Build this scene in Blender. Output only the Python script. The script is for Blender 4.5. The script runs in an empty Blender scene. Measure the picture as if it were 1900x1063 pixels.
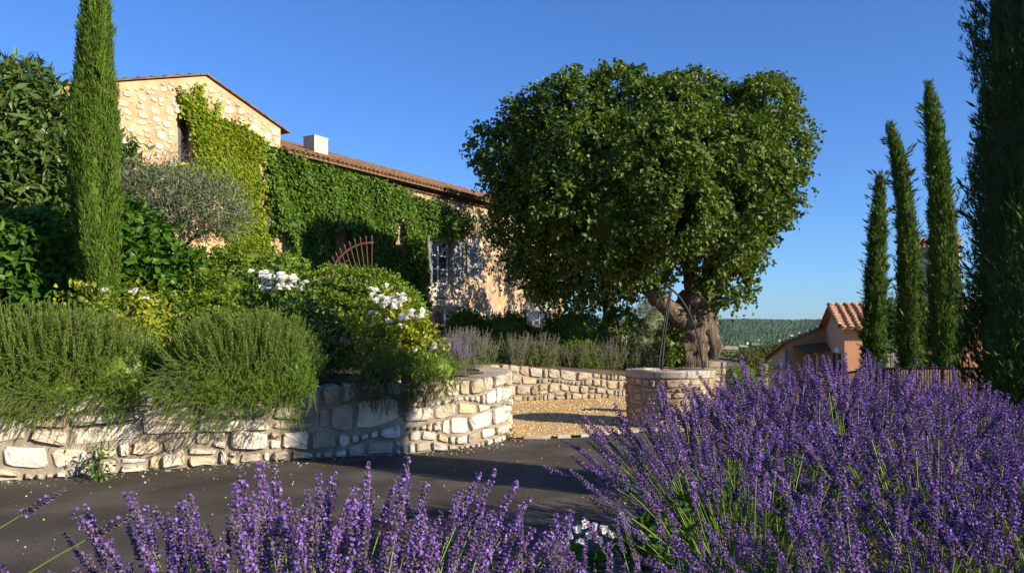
import bpy, math, random
import numpy as np
from mathutils import Matrix, Vector
random.seed(7); rng = np.random.default_rng(11)
C = bpy.context.scene.collection
R = math.radians

# ------------------------------------------------------------------ camera, sky, sun, exposure
EYE = 1.6; F = 1500.0; HOR = 612.0          # eye height; focal length and horizon of the 1900 px wide photograph
cam = bpy.data.cameras.new('camera'); cam_o = bpy.data.objects.new('camera', cam); C.objects.link(cam_o)
cam.sensor_width = 36; cam.lens = F/1900*36; cam.shift_y = (HOR-531.5)/1900
cam_o.location = (0, 0, EYE); cam_o.rotation_euler = (R(90), 0, 0)
cam.clip_start = .05; cam.clip_end = 30000
sc = bpy.context.scene; sc.camera = cam_o
SUN_AZ, SUN_EL = 120.0, 22.0                # clockwise from +Y
w = bpy.data.worlds.new('World'); sc.world = w; w.use_nodes = True
nt = w.node_tree; nt.nodes.clear()
sky = nt.nodes.new('ShaderNodeTexSky'); sky.sky_type = 'NISHITA'; sky.sun_disc = False
sky.sun_elevation = R(SUN_EL); sky.sun_rotation = R(SUN_AZ)
sky.air_density = 1.0; sky.dust_density = 0.35; sky.ozone_density = 2.2; sky.altitude = 300
bg = nt.nodes.new('ShaderNodeBackground'); bg.inputs['Strength'].default_value = .074
out = nt.nodes.new('ShaderNodeOutputWorld')
tint = nt.nodes.new('ShaderNodeMix'); tint.data_type = 'RGBA'; tint.blend_type = 'MULTIPLY'; tint.inputs[0].default_value = 1; tint.inputs[7].default_value = (.48, .81, 1.36, 1)   # the photograph's cool white balance of the clear sky
nt.links.new(sky.outputs[0], tint.inputs[6]); nt.links.new(tint.outputs[2], bg.inputs[0]); nt.links.new(bg.outputs[0], out.inputs[0])
sl = bpy.data.lights.new('sun', 'SUN'); sl.energy = 5.0; sl.angle = R(.5); sl.color = (1, .885, .705)
so = bpy.data.objects.new('sun', sl); C.objects.link(so)
sd = Vector((math.sin(R(SUN_AZ))*math.cos(R(SUN_EL)), math.cos(R(SUN_AZ))*math.cos(R(SUN_EL)), math.sin(R(SUN_EL))))
so.rotation_euler = sd.to_track_quat('Z', 'Y').to_euler(); so.location = (20, -12, 15)
vs = sc.view_settings; vs.view_transform = 'Standard'; vs.look = 'None'; vs.gamma = 1; vs.exposure = .95
vs.use_curve_mapping = False
HAZE = 2.0e-5
sc.cycles.max_bounces = 6; sc.cycles.diffuse_bounces = 3; sc.cycles.transparent_max_bounces = 6

# ------------------------------------------------------------------ helpers
def at(px, py, Y): return np.array([(px-950)/F*Y, Y, EYE-(py-HOR)/F*Y])
def atx(px, Y): return (px-950)/F*Y
def atz(py, Y): return EYE-(py-HOR)/F*Y
def nrm(a): return a/np.maximum(np.linalg.norm(a, axis=-1, keepdims=True), 1e-9)
def sstep(a, b, x):
    t = np.clip((x-a)/(b-a), 0, 1); return t*t*(3-2*t)
def wob(p, f=1.0, seed=0):                   # cheap smooth noise of points (n,3), about -1..1
    p = np.asarray(p)*f; r = np.random.default_rng(seed); s = 0
    for k in range(4):
        d = r.normal(size=3)*(1+.7*k); s = s+np.sin(p@d+r.uniform(0, 6.28))/(1+.5*k)
    return s/2.4
class Geo:
    def __init__(s): s.V = []; s.F = []; s.n = 0
    def add(s, V, Fc, m=0):
        V = np.asarray(V, float).reshape(-1, 3)
        if isinstance(Fc, list): groups = {}; [groups.setdefault(len(f), []).append(f) for f in Fc]; arrs = [np.array(g) for g in groups.values()]
        else: arrs = [Fc]
        for a in arrs:
            if len(a): s.F.append((np.asarray(a, np.int64)+s.n, m))
        s.V.append(V); s.n += len(V); return s
    def box(s, a, b, m=0):
        x0, y0, z0 = a; x1, y1, z1 = b
        V = [(x0,y0,z0),(x1,y0,z0),(x1,y1,z0),(x0,y1,z0),(x0,y0,z1),(x1,y0,z1),(x1,y1,z1),(x0,y1,z1)]
        return s.add(V, np.array([(0,3,2,1),(4,5,6,7),(0,1,5,4),(1,2,6,5),(2,3,7,6),(3,0,4,7)]), m)
    def mesh(s, name, mats, smooth=False):
        me = bpy.data.meshes.new(name); V = np.concatenate(s.V)
        me.vertices.add(len(V)); me.vertices.foreach_set('co', V.astype(np.float32).ravel())
        li = np.concatenate([a.ravel() for a, _ in s.F]); cnt = np.concatenate([np.full(len(a), a.shape[1]) for a, _ in s.F])
        mi = np.concatenate([np.full(len(a), m) for a, m in s.F])
        me.loops.add(len(li)); me.loops.foreach_set('vertex_index', li.astype(np.int32))
        me.polygons.add(len(cnt)); me.polygons.foreach_set('loop_start', (np.cumsum(cnt)-cnt).astype(np.int32))
        me.polygons.foreach_set('loop_total', cnt.astype(np.int32)); me.polygons.foreach_set('material_index', mi.astype(np.int32))
        me.polygons.foreach_set('use_smooth', np.full(len(cnt), smooth))
        for m in (mats if isinstance(mats, (list, tuple)) else [mats]): me.materials.append(m)
        me.update(calc_edges=True); return me
    def obj(s, name, mats, parent=None, smooth=False, kind=None):
        return link(name, s.mesh(name, mats, smooth), parent, kind)
def link(name, me, parent=None, kind=None):
    o = bpy.data.objects.new(name, me); C.objects.link(o)
    if parent: o.parent = parent
    if kind: o['kind'] = kind
    return o
def tag(o, label, cat, group=None):
    o['label'] = label; o['category'] = cat
    if group: o['group'] = group
    return o
def thing(name, label, cat, loc=(0, 0, 0), rz=0, group=None):
    o = bpy.data.objects.new(name, None); C.objects.link(o); o.location = loc; o.rotation_euler = (0, 0, rz); o.empty_display_size = .2
    return tag(o, label, cat, group)
def tube(P, r, n=8, rough=0, seed=0, cap=True):
    P = np.asarray(P, float); m = len(P); r = np.broadcast_to(np.asarray(r, float), (m,))
    T = nrm(np.gradient(P, axis=0)); up = np.array([0, 0, 1.]) if abs(T[0, 2]) < .9 else np.array([1., 0, 0])
    V = []; N = nrm(np.cross(up, T[0]))
    for i in range(m):
        N = nrm(N-T[i]*(N@T[i])); B = np.cross(T[i], N)
        a = np.linspace(0, 2*math.pi, n, endpoint=False); V.append(P[i]+r[i]*(np.cos(a)[:, None]*N+np.sin(a)[:, None]*B))
    V = np.array(V)
    if rough:
        c = P[:, None, :]; d = V-c; k = 1+rough*wob(V.reshape(-1, 3), 5.5, seed).reshape(m, n)+rough*.6*wob(V.reshape(-1, 3), 14, seed+1).reshape(m, n)
        V = c+d*k[..., None]
    V = V.reshape(-1, 3); i = np.arange(m-1)[:, None]*n; j = np.arange(n)[None]; j2 = (j+1) % n
    Fq = np.stack([i+j, i+j2, i+n+j2, i+n+j], -1).reshape(-1, 4)
    Fl = [tuple(f) for f in Fq]
    if cap: Fl += [tuple(range(n))[::-1], tuple(range((m-1)*n, m*n))]
    return V, Fl
def spline(P, n):
    P = np.asarray(P, float); t = np.linspace(0, len(P)-1, n); i = np.clip(t.astype(int), 0, len(P)-2); u = (t-i)[:, None]
    g = lambda k: P[np.clip(k, 0, len(P)-1)]
    p0, p1, p2, p3 = g(i-1), g(i), g(i+1), g(i+2)
    return .5*(2*p1+(p2-p0)*u+(2*p0-5*p1+4*p2-p3)*u**2+(3*p1-p0-3*p2+p3)*u**3)
def leafV(P, A, N, L, Wd, fold=.18, hexa=False):
    """leaves as folded rhombs (4 corners) or six-cornered leaves"""
    n = len(P); A = nrm(A); B = nrm(np.cross(A, N)); N = np.cross(B, A)
    L = np.broadcast_to(np.asarray(L, float), (n,))[:, None]; Wd = np.broadcast_to(np.asarray(Wd, float), (n,))[:, None]
    if hexa:
        V = np.stack([P, P+A*L*.28+B*Wd*.5+N*fold*Wd, P+A*L*.68+B*Wd*.36+N*fold*Wd*.5, P+A*L-N*fold*L*.5, P+A*L*.68-B*Wd*.36+N*fold*Wd*.5, P+A*L*.28-B*Wd*.5+N*fold*Wd], 1)
        b = np.arange(n)[:, None]*6; return V.reshape(-1, 3), np.concatenate([b+np.array([0, 1, 2, 3]), b+np.array([0, 3, 4, 5])])
    V = np.stack([P, P+A*L*.42+B*Wd*.5+N*fold*Wd, P+A*L, P+A*L*.42-B*Wd*.5+N*fold*Wd], 1)
    return V.reshape(-1, 3), np.arange(n*4).reshape(n, 4)
def rdir(n): return nrm(rng.normal(size=(n, 3)))
def inpoly(pts, poly):
    x, y = pts[:, 0], pts[:, 1]; r = np.zeros(len(pts), bool); q = np.asarray(poly, float)
    for (x1, y1), (x2, y2) in zip(q, np.roll(q, -1, 0)):
        c = ((y1 > y) != (y2 > y)) & (x < (x2-x1)*(y-y1)/((y2-y1) if y2 != y1 else 1e-9)+x1); r ^= c
    return r
def rots(axis_z, spin):
    """rotation matrices whose z axis is axis_z"""
    z = nrm(axis_z); x = nrm(np.cross(np.where(np.abs(z[:, 2:3]) > .95, np.array([[0, 1., 0]]), np.array([[0, 0, 1.]])), z)); y = np.cross(z, x)
    c, s_ = np.cos(spin)[:, None], np.sin(spin)[:, None]
    return np.stack([x*c+y*s_, y*c-x*s_, z], -1)
def scatter(geo, var, pos, Rm, s):
    """joined copies of small variant meshes: var = list of (V, F(n,k), mat) lists"""
    k = rng.integers(0, len(var), len(pos)); s = np.broadcast_to(np.asarray(s, float), (len(pos),))
    for vi, blocks in enumerate(var):
        m = k == vi
        if not m.any(): continue
        for V, Fc, mi in blocks:
            W_ = np.einsum('nij,vj->nvi', Rm[m], V)*s[m][:, None, None]+pos[m][:, None]
            Fa = (np.arange(m.sum())[:, None, None]*len(V)+Fc[None]).reshape(-1, Fc.shape[1]); geo.add(W_.reshape(-1, 3), Fa, mi)

# ------------------------------------------------------------------ materials
def nodes(name):
    m = bpy.data.materials.new(name); m.use_nodes = True; t = m.node_tree; b = t.nodes['Principled BSDF']; return m, t, b
def N(t, typ, **kw):
    n = t.nodes.new(typ)
    for k, v in kw.items():
        if k in n.inputs: n.inputs[k].default_value = v
        else: setattr(n, k, v)
    return n
def ramp(t, stops, src):
    r = t.nodes.new('ShaderNodeValToRGB'); e = r.color_ramp.elements
    while len(e) < len(stops): e.new(.5)
    for el, (p, c) in zip(e, stops): el.position = p; el.color = (*c, 1)
    t.links.new(src, r.inputs[0]); return r.outputs[0]
def coords(t, scale=(1, 1, 1), kind='Object'):
    tc = N(t, 'ShaderNodeTexCoord'); mp = N(t, 'ShaderNodeMapping'); mp.inputs['Scale'].default_value = scale
    t.links.new(tc.outputs[kind], mp.inputs[0]); return mp.outputs[0]
def leafmat(name, cols, trans=.3, rough=.5, tcol=None, spec=.3):
    m, t, b = nodes(name); g = N(t, 'ShaderNodeNewGeometry')
    n = len(cols); c = ramp(t, [(i/max(n-1, 1), cc) for i, cc in enumerate(cols)], g.outputs['Random Per Island'])
    t.links.new(c, b.inputs['Base Color']); b.inputs['Roughness'].default_value = rough; b.inputs['Specular IOR Level'].default_value = spec
    tr = N(t, 'ShaderNodeBsdfTranslucent'); hs = N(t, 'ShaderNodeHueSaturation', Saturation=1.15, Value=1.5, Hue=.485); t.links.new(c, hs.inputs['Color']); t.links.new(hs.outputs[0], tr.inputs[0])
    mx = N(t, 'ShaderNodeMixShader'); mx.inputs[0].default_value = trans
    t.links.new(b.outputs[0], mx.inputs[1]); t.links.new(tr.outputs[0], mx.inputs[2]); t.links.new(mx.outputs[0], t.nodes['Material Output'].inputs[0])
    return m
def plain(name, col, rough=.7, metal=0, var=.12, scale=8, bump=0, bscale=40, spec=.3, coord='Object'):
    m, t, b = nodes(name); co = coords(t, kind=coord); nz = N(t, 'ShaderNodeTexNoise', Scale=scale, Detail=6.0); t.links.new(co, nz.inputs['Vector'])
    c = ramp(t, [(.3, tuple(x*(1-var) for x in col)), (.7, tuple(min(1, x*(1+var)) for x in col))], nz.outputs['Fac'])
    t.links.new(c, b.inputs['Base Color']); b.inputs['Roughness'].default_value = rough; b.inputs['Metallic'].default_value = metal; b.inputs['Specular IOR Level'].default_value = spec
    if bump:
        n2 = N(t, 'ShaderNodeTexNoise', Scale=bscale, Detail=8.0); t.links.new(co, n2.inputs['Vector'])
        bp = N(t, 'ShaderNodeBump', Strength=bump, Distance=.02); t.links.new(n2.outputs['Fac'], bp.inputs['Height']); t.links.new(bp.outputs[0], b.inputs['Normal'])
    return m
def stonemat(name, cols, stain=(.09, .08, .07), stain_amt=.45, scale=9, bump=.6, bscale=24):
    """each stone takes its own tone; lichen and dark stains with shapes of their own"""
    m, t, b = nodes(name); oi = N(t, 'ShaderNodeObjectInfo'); co = coords(t)
    n = len(cols); c = ramp(t, [(i/(n-1), cc) for i, cc in enumerate(cols)], oi.outputs['Random'])
    nz = N(t, 'ShaderNodeTexNoise', Scale=scale, Detail=9.0, Roughness=.65); t.links.new(co, nz.inputs['Vector'])
    n3 = N(t, 'ShaderNodeTexNoise', Scale=scale*.35, Detail=4.0); t.links.new(co, n3.inputs['Vector'])
    tone = ramp(t, [(.3, (.72, .66, .55)), (.55, (1, 1, 1)), (.75, (1.0, .93, .8))], n3.outputs['Fac'])
    mul = N(t, 'ShaderNodeMix', data_type='RGBA', blend_type='MULTIPLY'); mul.inputs[0].default_value = .9; t.links.new(c, mul.inputs[6]); t.links.new(tone, mul.inputs[7])
    st = ramp(t, [(.56, (0, 0, 0)), (.68, (1, 1, 1))], nz.outputs['Fac'])
    sm = N(t, 'ShaderNodeMath', operation='MULTIPLY'); sm.inputs[1].default_value = stain_amt; t.links.new(st, sm.inputs[0])
    mx = N(t, 'ShaderNodeMix', data_type='RGBA'); t.links.new(sm.outputs[0], mx.inputs[0]); t.links.new(mul.outputs[2], mx.inputs[6]); mx.inputs[7].default_value = (*stain, 1)
    t.links.new(mx.outputs[2], b.inputs['Base Color']); b.inputs['Roughness'].default_value = .88; b.inputs['Specular IOR Level'].default_value = .15
    n2 = N(t, 'ShaderNodeTexNoise', Scale=bscale, Detail=10.0, Roughness=.65); t.links.new(co, n2.inputs['Vector'])
    bp = N(t, 'ShaderNodeBump', Strength=bump, Distance=.03); t.links.new(n2.outputs['Fac'], bp.inputs['Height']); t.links.new(bp.outputs[0], b.inputs['Normal'])
    return m

M = {}
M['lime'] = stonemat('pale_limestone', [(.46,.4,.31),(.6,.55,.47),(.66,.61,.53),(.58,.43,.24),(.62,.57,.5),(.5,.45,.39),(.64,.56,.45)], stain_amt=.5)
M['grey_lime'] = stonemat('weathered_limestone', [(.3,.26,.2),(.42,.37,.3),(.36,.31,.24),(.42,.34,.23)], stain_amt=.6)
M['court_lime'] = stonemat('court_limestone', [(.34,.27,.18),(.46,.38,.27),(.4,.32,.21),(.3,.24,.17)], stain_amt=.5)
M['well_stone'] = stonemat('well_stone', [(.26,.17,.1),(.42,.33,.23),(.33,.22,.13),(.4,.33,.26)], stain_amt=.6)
M['house_stone'] = stonemat('house_stone', [(.5,.42,.31),(.58,.52,.43),(.42,.38,.32),(.52,.43,.31)], stain_amt=.6, scale=9)
M['mortar'] = plain('grey_mortar', (.235, .2, .15), .95, var=.35, scale=6, bump=.8, bscale=50)
M['render'] = plain('ochre_render', (.47, .29, .155), .95, var=.22, scale=2.2, bump=.6, bscale=30)
M['dressed'] = plain('dressed_stone', (.5, .42, .32), .9, var=.18, scale=4, bump=.4, bscale=25)
def tilemat(name, cols):
    m, t, b = nodes(name); oi = N(t, 'ShaderNodeObjectInfo'); g = N(t, 'ShaderNodeNewGeometry')
    ad = N(t, 'ShaderNodeMath', operation='ADD'); t.links.new(oi.outputs['Random'], ad.inputs[0]); t.links.new(g.outputs['Random Per Island'], ad.inputs[1])
    fr = N(t, 'ShaderNodeMath', operation='FRACT'); t.links.new(ad.outputs[0], fr.inputs[0])
    c = ramp(t, [(i/(len(cols)-1), cc) for i, cc in enumerate(cols)], fr.outputs[0])
    nz = N(t, 'ShaderNodeTexNoise', Scale=7.0, Detail=8.0); t.links.new(coords(t), nz.inputs['Vector'])
    tone = ramp(t, [(.3, (.55, .5, .45)), (.6, (1, 1, 1))], nz.outputs['Fac'])
    mul = N(t, 'ShaderNodeMix', data_type='RGBA', blend_type='MULTIPLY'); mul.inputs[0].default_value = 1; t.links.new(c, mul.inputs[6]); t.links.new(tone, mul.inputs[7])
    t.links.new(mul.outputs[2], b.inputs['Base Color']); b.inputs['Roughness'].default_value = .9; b.inputs['Specular IOR Level'].default_value = .15
    return m
M['old_tile'] = tilemat('old_clay_tile', [(.13,.075,.045),(.2,.115,.06),(.17,.11,.07),(.25,.155,.09)])
M['new_tile'] = tilemat('orange_clay_tile', [(.46,.2,.09),(.52,.3,.17),(.5,.22,.1),(.56,.36,.22)])
M['pink'] = plain('pink_render', (.58, .29, .155), .95, var=.06, scale=1.2, bump=.15, bscale=60)
M['tan'] = plain('tan_render', (.5, .34, .2), .95, var=.08, scale=1.0, bump=.15, bscale=60)
M['shutter'] = plain('grey_shutter_paint', (.2, .21, .195), .7, var=.2, scale=20)
M['dshutter'] = plain('brown_shutter_paint', (.06, .045, .035), .7, var=.2, scale=20)
M['white_frame'] = plain('white_frame_paint', (.74, .72, .67), .6, var=.08)
M['wood'] = plain('brown_wood', (.12, .065, .045), .7, var=.3, scale=14)
M['pane'] = plain('dark_glass', (.025, .03, .035), .06, var=.2, scale=2, spec=.5)
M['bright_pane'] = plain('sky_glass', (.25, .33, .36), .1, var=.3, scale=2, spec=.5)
M['room_shade'] = plain('painted_room_shade', (.03, .027, .024), .95)  # dark colour stands in for the shade of unlit rooms
M['rust'] = plain('rusty_iron', (.14, .06, .04), .85, .2, var=.3, scale=30)
M['iron'] = plain('black_iron', (.03, .028, .026), .6, .5, var=.2)
M['fence'] = plain('brown_metal', (.12, .065, .045), .7, .1, var=.25, scale=10)
M['white_wall'] = plain('white_render', (.75, .66, .52), .9, var=.12, scale=4, bump=.2)
M['soil'] = plain('bed_soil', (.11, .085, .055), 1, var=.4, scale=3, bump=1, bscale=20)
M['ground'] = plain('dry_ground', (.17, .15, .08), 1, var=.4, scale=.6, bump=.6, bscale=6)
def bark(name, cols, zs=1.2, xs=9, bump=1.0, dist=.05):
    m, t, b = nodes(name); co = coords(t, (xs, xs, zs)); nz = N(t, 'ShaderNodeTexNoise', Scale=1.6, Detail=9.0, Roughness=.65, Distortion=.8); t.links.new(co, nz.inputs['Vector'])
    c = ramp(t, [(.32, cols[0]), (.5, cols[1]), (.68, cols[2])], nz.outputs['Fac']); t.links.new(c, b.inputs['Base Color']); b.inputs['Roughness'].default_value = .95; b.inputs['Specular IOR Level'].default_value = .1
    bp = N(t, 'ShaderNodeBump', Strength=bump, Distance=dist); t.links.new(nz.outputs['Fac'], bp.inputs['Height']); t.links.new(bp.outputs[0], b.inputs['Normal'])
    return m
M['bark'] = bark('furrowed_bark', [(.028,.02,.014), (.115,.085,.058), (.25,.195,.14)])
M['twig'] = bark('twig_bark', [(.08,.06,.04), (.16,.12,.08), (.24,.19,.13)], 4, 20, .5, .01)
# asphalt: fine chips, pale dust and a few specks
m, t, b = nodes('asphalt'); co = coords(t); n1 = N(t, 'ShaderNodeTexNoise', Scale=1.1, Detail=6.0); n2 = N(t, 'ShaderNodeTexNoise', Scale=60.0, Detail=8.0, Roughness=.75); t.links.new(co, n1.inputs[0]); t.links.new(co, n2.inputs[0])
c1 = ramp(t, [(.34, (.05, .042, .033)), (.5, (.074, .062, .048)), (.64, (.105, .089, .07))], n1.outputs['Fac']); c2 = ramp(t, [(.34, (.35, .35, .35)), (.55, (1.0, 1.0, 1.0)), (.68, (1.7, 1.6, 1.5)), (.76, (3.0, 2.8, 2.5))], n2.outputs['Fac'])
mu = N(t, 'ShaderNodeMix', data_type='RGBA', blend_type='MULTIPLY'); mu.inputs[0].default_value = .8; t.links.new(c1, mu.inputs[6]); t.links.new(c2, mu.inputs[7]); t.links.new(mu.outputs[2], b.inputs['Base Color'])
b.inputs['Roughness'].default_value = .85; b.inputs['Specular IOR Level'].default_value = .25
bp = N(t, 'ShaderNodeBump', Strength=.8, Distance=.02); t.links.new(n2.outputs['Fac'], bp.inputs['Height']); t.links.new(bp.outputs[0], b.inputs['Normal']); M['asphalt'] = m
# gravel: pebble cells of many tans with real relief
m, t, b = nodes('gravel'); co = coords(t); vo = N(t, 'ShaderNodeTexVoronoi', Scale=38.0); t.links.new(co, vo.inputs['Vector']); vo2 = N(t, 'ShaderNodeTexVoronoi', Scale=38.0); t.links.new(co, vo2.inputs['Vector'])
sx = N(t, 'ShaderNodeSeparateColor'); t.links.new(vo.outputs['Color'], sx.inputs[0])
c = ramp(t, [(0, (.13, .065, .02)), (.25, (.44, .25, .07)), (.65, (.68, .45, .17)), (1, (.85, .72, .5))], sx.outputs[0]); t.links.new(c, b.inputs['Base Color']); b.inputs['Roughness'].default_value = .9
bp = N(t, 'ShaderNodeBump', Strength=1.0, Distance=.03, invert=True); t.links.new(vo2.outputs['Distance'], bp.inputs['Height']); t.links.new(bp.outputs[0], b.inputs['Normal']); M['gravel'] = m
# forested hills and fields
m, t, b = nodes('forest'); co = coords(t); v1 = N(t, 'ShaderNodeTexVoronoi', Scale=.06); n1 = N(t, 'ShaderNodeTexNoise', Scale=.006, Detail=9.0, Roughness=.7); t.links.new(co, v1.inputs['Vector']); t.links.new(co, n1.inputs['Vector'])
s1 = N(t, 'ShaderNodeSeparateColor'); t.links.new(v1.outputs['Color'], s1.inputs[0])
c1 = ramp(t, [(0, (.012, .03, .012)), (.6, (.03, .062, .022)), (1, (.06, .1, .035))], s1.outputs[0]); c2 = ramp(t, [(.36, (.5, .58, .6)), (.52, (1, 1, .95)), (.66, (1.9, 1.7, 1.3))], n1.outputs['Fac'])
mu = N(t, 'ShaderNodeMix', data_type='RGBA', blend_type='MULTIPLY'); mu.inputs[0].default_value = 1; t.links.new(c1, mu.inputs[6]); t.links.new(c2, mu.inputs[7]); t.links.new(mu.outputs[2], b.inputs['Base Color']); b.inputs['Roughness'].default_value = 1; b.inputs['Specular IOR Level'].default_value = 0
M['forest'] = m
M['field_green'] = plain('green_field', (.13, .19, .06), 1, var=.25, scale=.02, spec=0); M['field_straw'] = plain('straw_field', (.34, .29, .15), 1, var=.2, scale=.02, spec=0); M['field_vine'] = plain('vine_field', (.1, .14, .06), 1, var=.5, scale=.05, spec=0)
# foliage
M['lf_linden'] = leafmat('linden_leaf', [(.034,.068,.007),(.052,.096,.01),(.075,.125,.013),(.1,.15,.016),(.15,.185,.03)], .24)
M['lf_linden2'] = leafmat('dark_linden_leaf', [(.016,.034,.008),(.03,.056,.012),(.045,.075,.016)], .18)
M['lf_ivy_young'] = leafmat('young_creeper_leaf', [(.09,.16,.008),(.16,.24,.012),(.22,.28,.016),(.33,.34,.03)], .32)
M['lf_ivy'] = leafmat('creeper_leaf', [(.03,.08,.006),(.055,.12,.008),(.085,.16,.012),(.12,.19,.016)], .28)
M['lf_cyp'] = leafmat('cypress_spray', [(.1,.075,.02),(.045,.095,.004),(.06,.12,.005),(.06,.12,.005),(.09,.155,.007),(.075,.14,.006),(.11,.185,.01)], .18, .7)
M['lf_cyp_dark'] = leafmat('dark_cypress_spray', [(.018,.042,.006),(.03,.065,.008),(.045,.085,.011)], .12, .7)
M['lf_rosemary'] = leafmat('rosemary_needle', [(.06,.13,.01),(.1,.19,.015),(.16,.25,.025),(.24,.31,.07)], .28)
M['rose_stem'] = plain('rosemary_stem', (.13, .13, .05), .8)
M['lf_dry'] = leafmat('dry_needle', [(.11,.07,.035),(.17,.12,.06),(.1,.1,.035)], .2)
M['lf_rose'] = leafmat('rose_leaf', [(.035,.08,.01),(.06,.115,.013),(.095,.15,.018)], .25, .4)
M['lf_lime'] = leafmat('lime_leaf', [(.13,.19,.014),(.24,.27,.02),(.36,.34,.03),(.1,.16,.02)], .32, .45)
M['lf_box'] = leafmat('box_leaf', [(.05,.1,.01),(.085,.14,.014),(.12,.18,.018)], .28, .4)
M['lf_hedge'] = leafmat('rambler_leaf', [(.065,.13,.008),(.115,.18,.012),(.17,.23,.018)], .28)
M['lf_olive'] = leafmat('olive_leaf', [(.075,.1,.04),(.12,.145,.07),(.2,.22,.13)], .2, .5)
M['lf_loquat'] = leafmat('long_leaf', [(.04,.08,.014),(.07,.12,.02),(.12,.16,.04)], .25, .35)
M['lf_broad'] = leafmat('broad_leaf', [(.03,.085,.008),(.055,.13,.011),(.085,.17,.016)], .3, .45)
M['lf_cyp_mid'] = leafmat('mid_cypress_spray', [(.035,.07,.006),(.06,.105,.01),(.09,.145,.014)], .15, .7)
M['lf_pine'] = leafmat('pine_needle', [(.045,.07,.012),(.08,.1,.014),(.11,.12,.016)], .15)
M['lf_sage'] = leafmat('grey_sage_leaf', [(.11,.15,.06),(.17,.21,.09),(.24,.26,.15)], .25)
M['fl_sage'] = leafmat('sage_blossom', [(.22,.17,.34),(.3,.24,.44),(.34,.29,.4)], .2, .8, spec=.05)
M['fl_sage_grey'] = leafmat('faded_sage_blossom', [(.17,.19,.12),(.25,.25,.2),(.25,.22,.25)], .2, .8, spec=.05)
M['fl_white'] = leafmat('white_petal', [(.75,.74,.7),(.82,.81,.78),(.8,.77,.68)], .3, .7, spec=.1)
M['fl_dry'] = leafmat('faded_petal', [(.42,.28,.16),(.55,.42,.28),(.62,.55,.42)], .25, .8, spec=.05)
M['lav_stem'] = leafmat('lavender_stem', [(.16,.25,.03),(.23,.32,.045),(.19,.28,.045)], .2, .6)
M['lav_calyx'] = leafmat('lavender_calyx', [(.08,.055,.085),(.13,.09,.14),(.2,.165,.14),(.1,.06,.16)], .2, .8, spec=.05)
M['lav_floret'] = leafmat('lavender_floret', [(.2,.09,.4),(.3,.15,.52),(.42,.25,.64)], .3, .75, spec=.05)
M['lf_lav'] = leafmat('lavender_leaf', [(.08,.12,.04),(.12,.16,.06)], .2)

# ------------------------------------------------------------------ terrain
WALL1 = spline([(-13.5,4.2),(-9.5,6.3),(-5.4,8.5),(-2.8,9.9),(-1.4,10.42),(-.45,11.1),(-.06,11.95),(-.3,12.75),(-1.0,13.7),(-1.7,15.2)], 200)
WALL2 = spline([(-2.4,16.9),(-1.3,17.45),(-.1,18.0),(1.3,18.55),(2.66,19),(4.2,19.5),(5.6,19.9)], 90)
_T = nrm(np.gradient(WALL1, axis=0)); WALL1_IN = WALL1-np.stack([_T[:, 1], -_T[:, 0]], 1)*.33; _T = nrm(np.gradient(WALL2, axis=0)); WALL2_IN = WALL2-np.stack([_T[:, 1], -_T[:, 0]], 1)*.3
TERR = np.concatenate([WALL1_IN, [[-2.0,16.4]], WALL2_IN, [[6.6,21],[7.2,25],[6,32],[10,48],[-30,48],[-34,5],[-20,1.0]]])
def drop(x, y): return -.16*np.maximum(0, y-16)*sstep(4.5, 8, x)-.12*np.maximum(0, y-40)*(1-sstep(4.5, 8, x))
def zterr(x, y):
    a = np.minimum(.9+.045*(np.maximum(y-9.5, 0)), 1.35); b = .68-.09*x+.08*(y-18); f = sstep(-4, -.6, x)*sstep(12, 16, y)
    return a*(1-f)+b*f
def grid_obj(name, mat, poly, zf, step, bounds, kind='structure'):
    x0, x1, y0, y1 = bounds; xs = np.arange(x0, x1+step, step); ys = np.arange(y0, y1+step, step); X, Y = np.meshgrid(xs, ys)
    P = np.stack([X.ravel(), Y.ravel()], 1); V = np.column_stack([P, zf(P[:, 0], P[:, 1])]); nx = len(xs)
    i, j = np.meshgrid(np.arange(nx-1), np.arange(len(ys)-1)); q = (j*nx+i).ravel(); cen = P[q]+step/2
    if poly is not None: q = q[inpoly(cen, poly)]
    return Geo().add(V, np.stack([q, q+1, q+nx+1, q+nx], 1)).obj(name, mat, smooth=True, kind=kind)
grid_obj('ground', M['ground'], None, lambda x, y: drop(x, y)-.02, 1.5, (-75, 75, -75, 75))
grid_obj('garden_bed', M['soil'], TERR, lambda x, y: zterr(x, y)+.03*wob(np.stack([x, y, 0*x], 1), 3, 2)-.03, .2, (-22, 8, 1, 34))
ROAD = np.array([(-40,-6),(-40,-8),(-5,2.2),(2,6.5),(5,9.6),(9,15),(11,24),(13,40),(9.3,40),(8,28),(6.3,20.5),(4.6,13.6),(3.4,12.6),(1.75,12.55),(1.0,12.1),(.1,11.95),(-.4,11.2),(-1.4,10.5),(-2.8,10.0),(-5.4,8.6),(-9.5,6.4),(-13.5,4.3),(-40,-5)])
grid_obj('road', M['asphalt'], ROAD, lambda x, y: drop(x, y)+.004, .14, (-16, 13.5, 0, 40))
GRAV = np.array([(-.2,11.9),(.25,11.95),(1.0,12.15),(1.75,12.6),(3.4,12.7),(4.6,13.7),(5.6,16),(6.2,20.0),(5,20),(-1.3,18),(-2.4,17.3),(-2,15.5),(-1,13.6)])
grid_obj('gravel_court', M['gravel'], GRAV, lambda x, y: np.maximum(drop(x, y), -.3)+.014+.012*wob(np.stack([x, y, 0*x], 1), 2.2, 4), .12, (-2.6, 6.4, 11.8, 20.1))
def zbank(x, y):
    edge = 3.3+2.6*sstep(.2, 2.2, x)+1.2*sstep(2, 4, x); return .52*(1-sstep(edge-.5, edge+.7, y))*sstep(-5.5, -2.2, x+0*y)-.01
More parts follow.
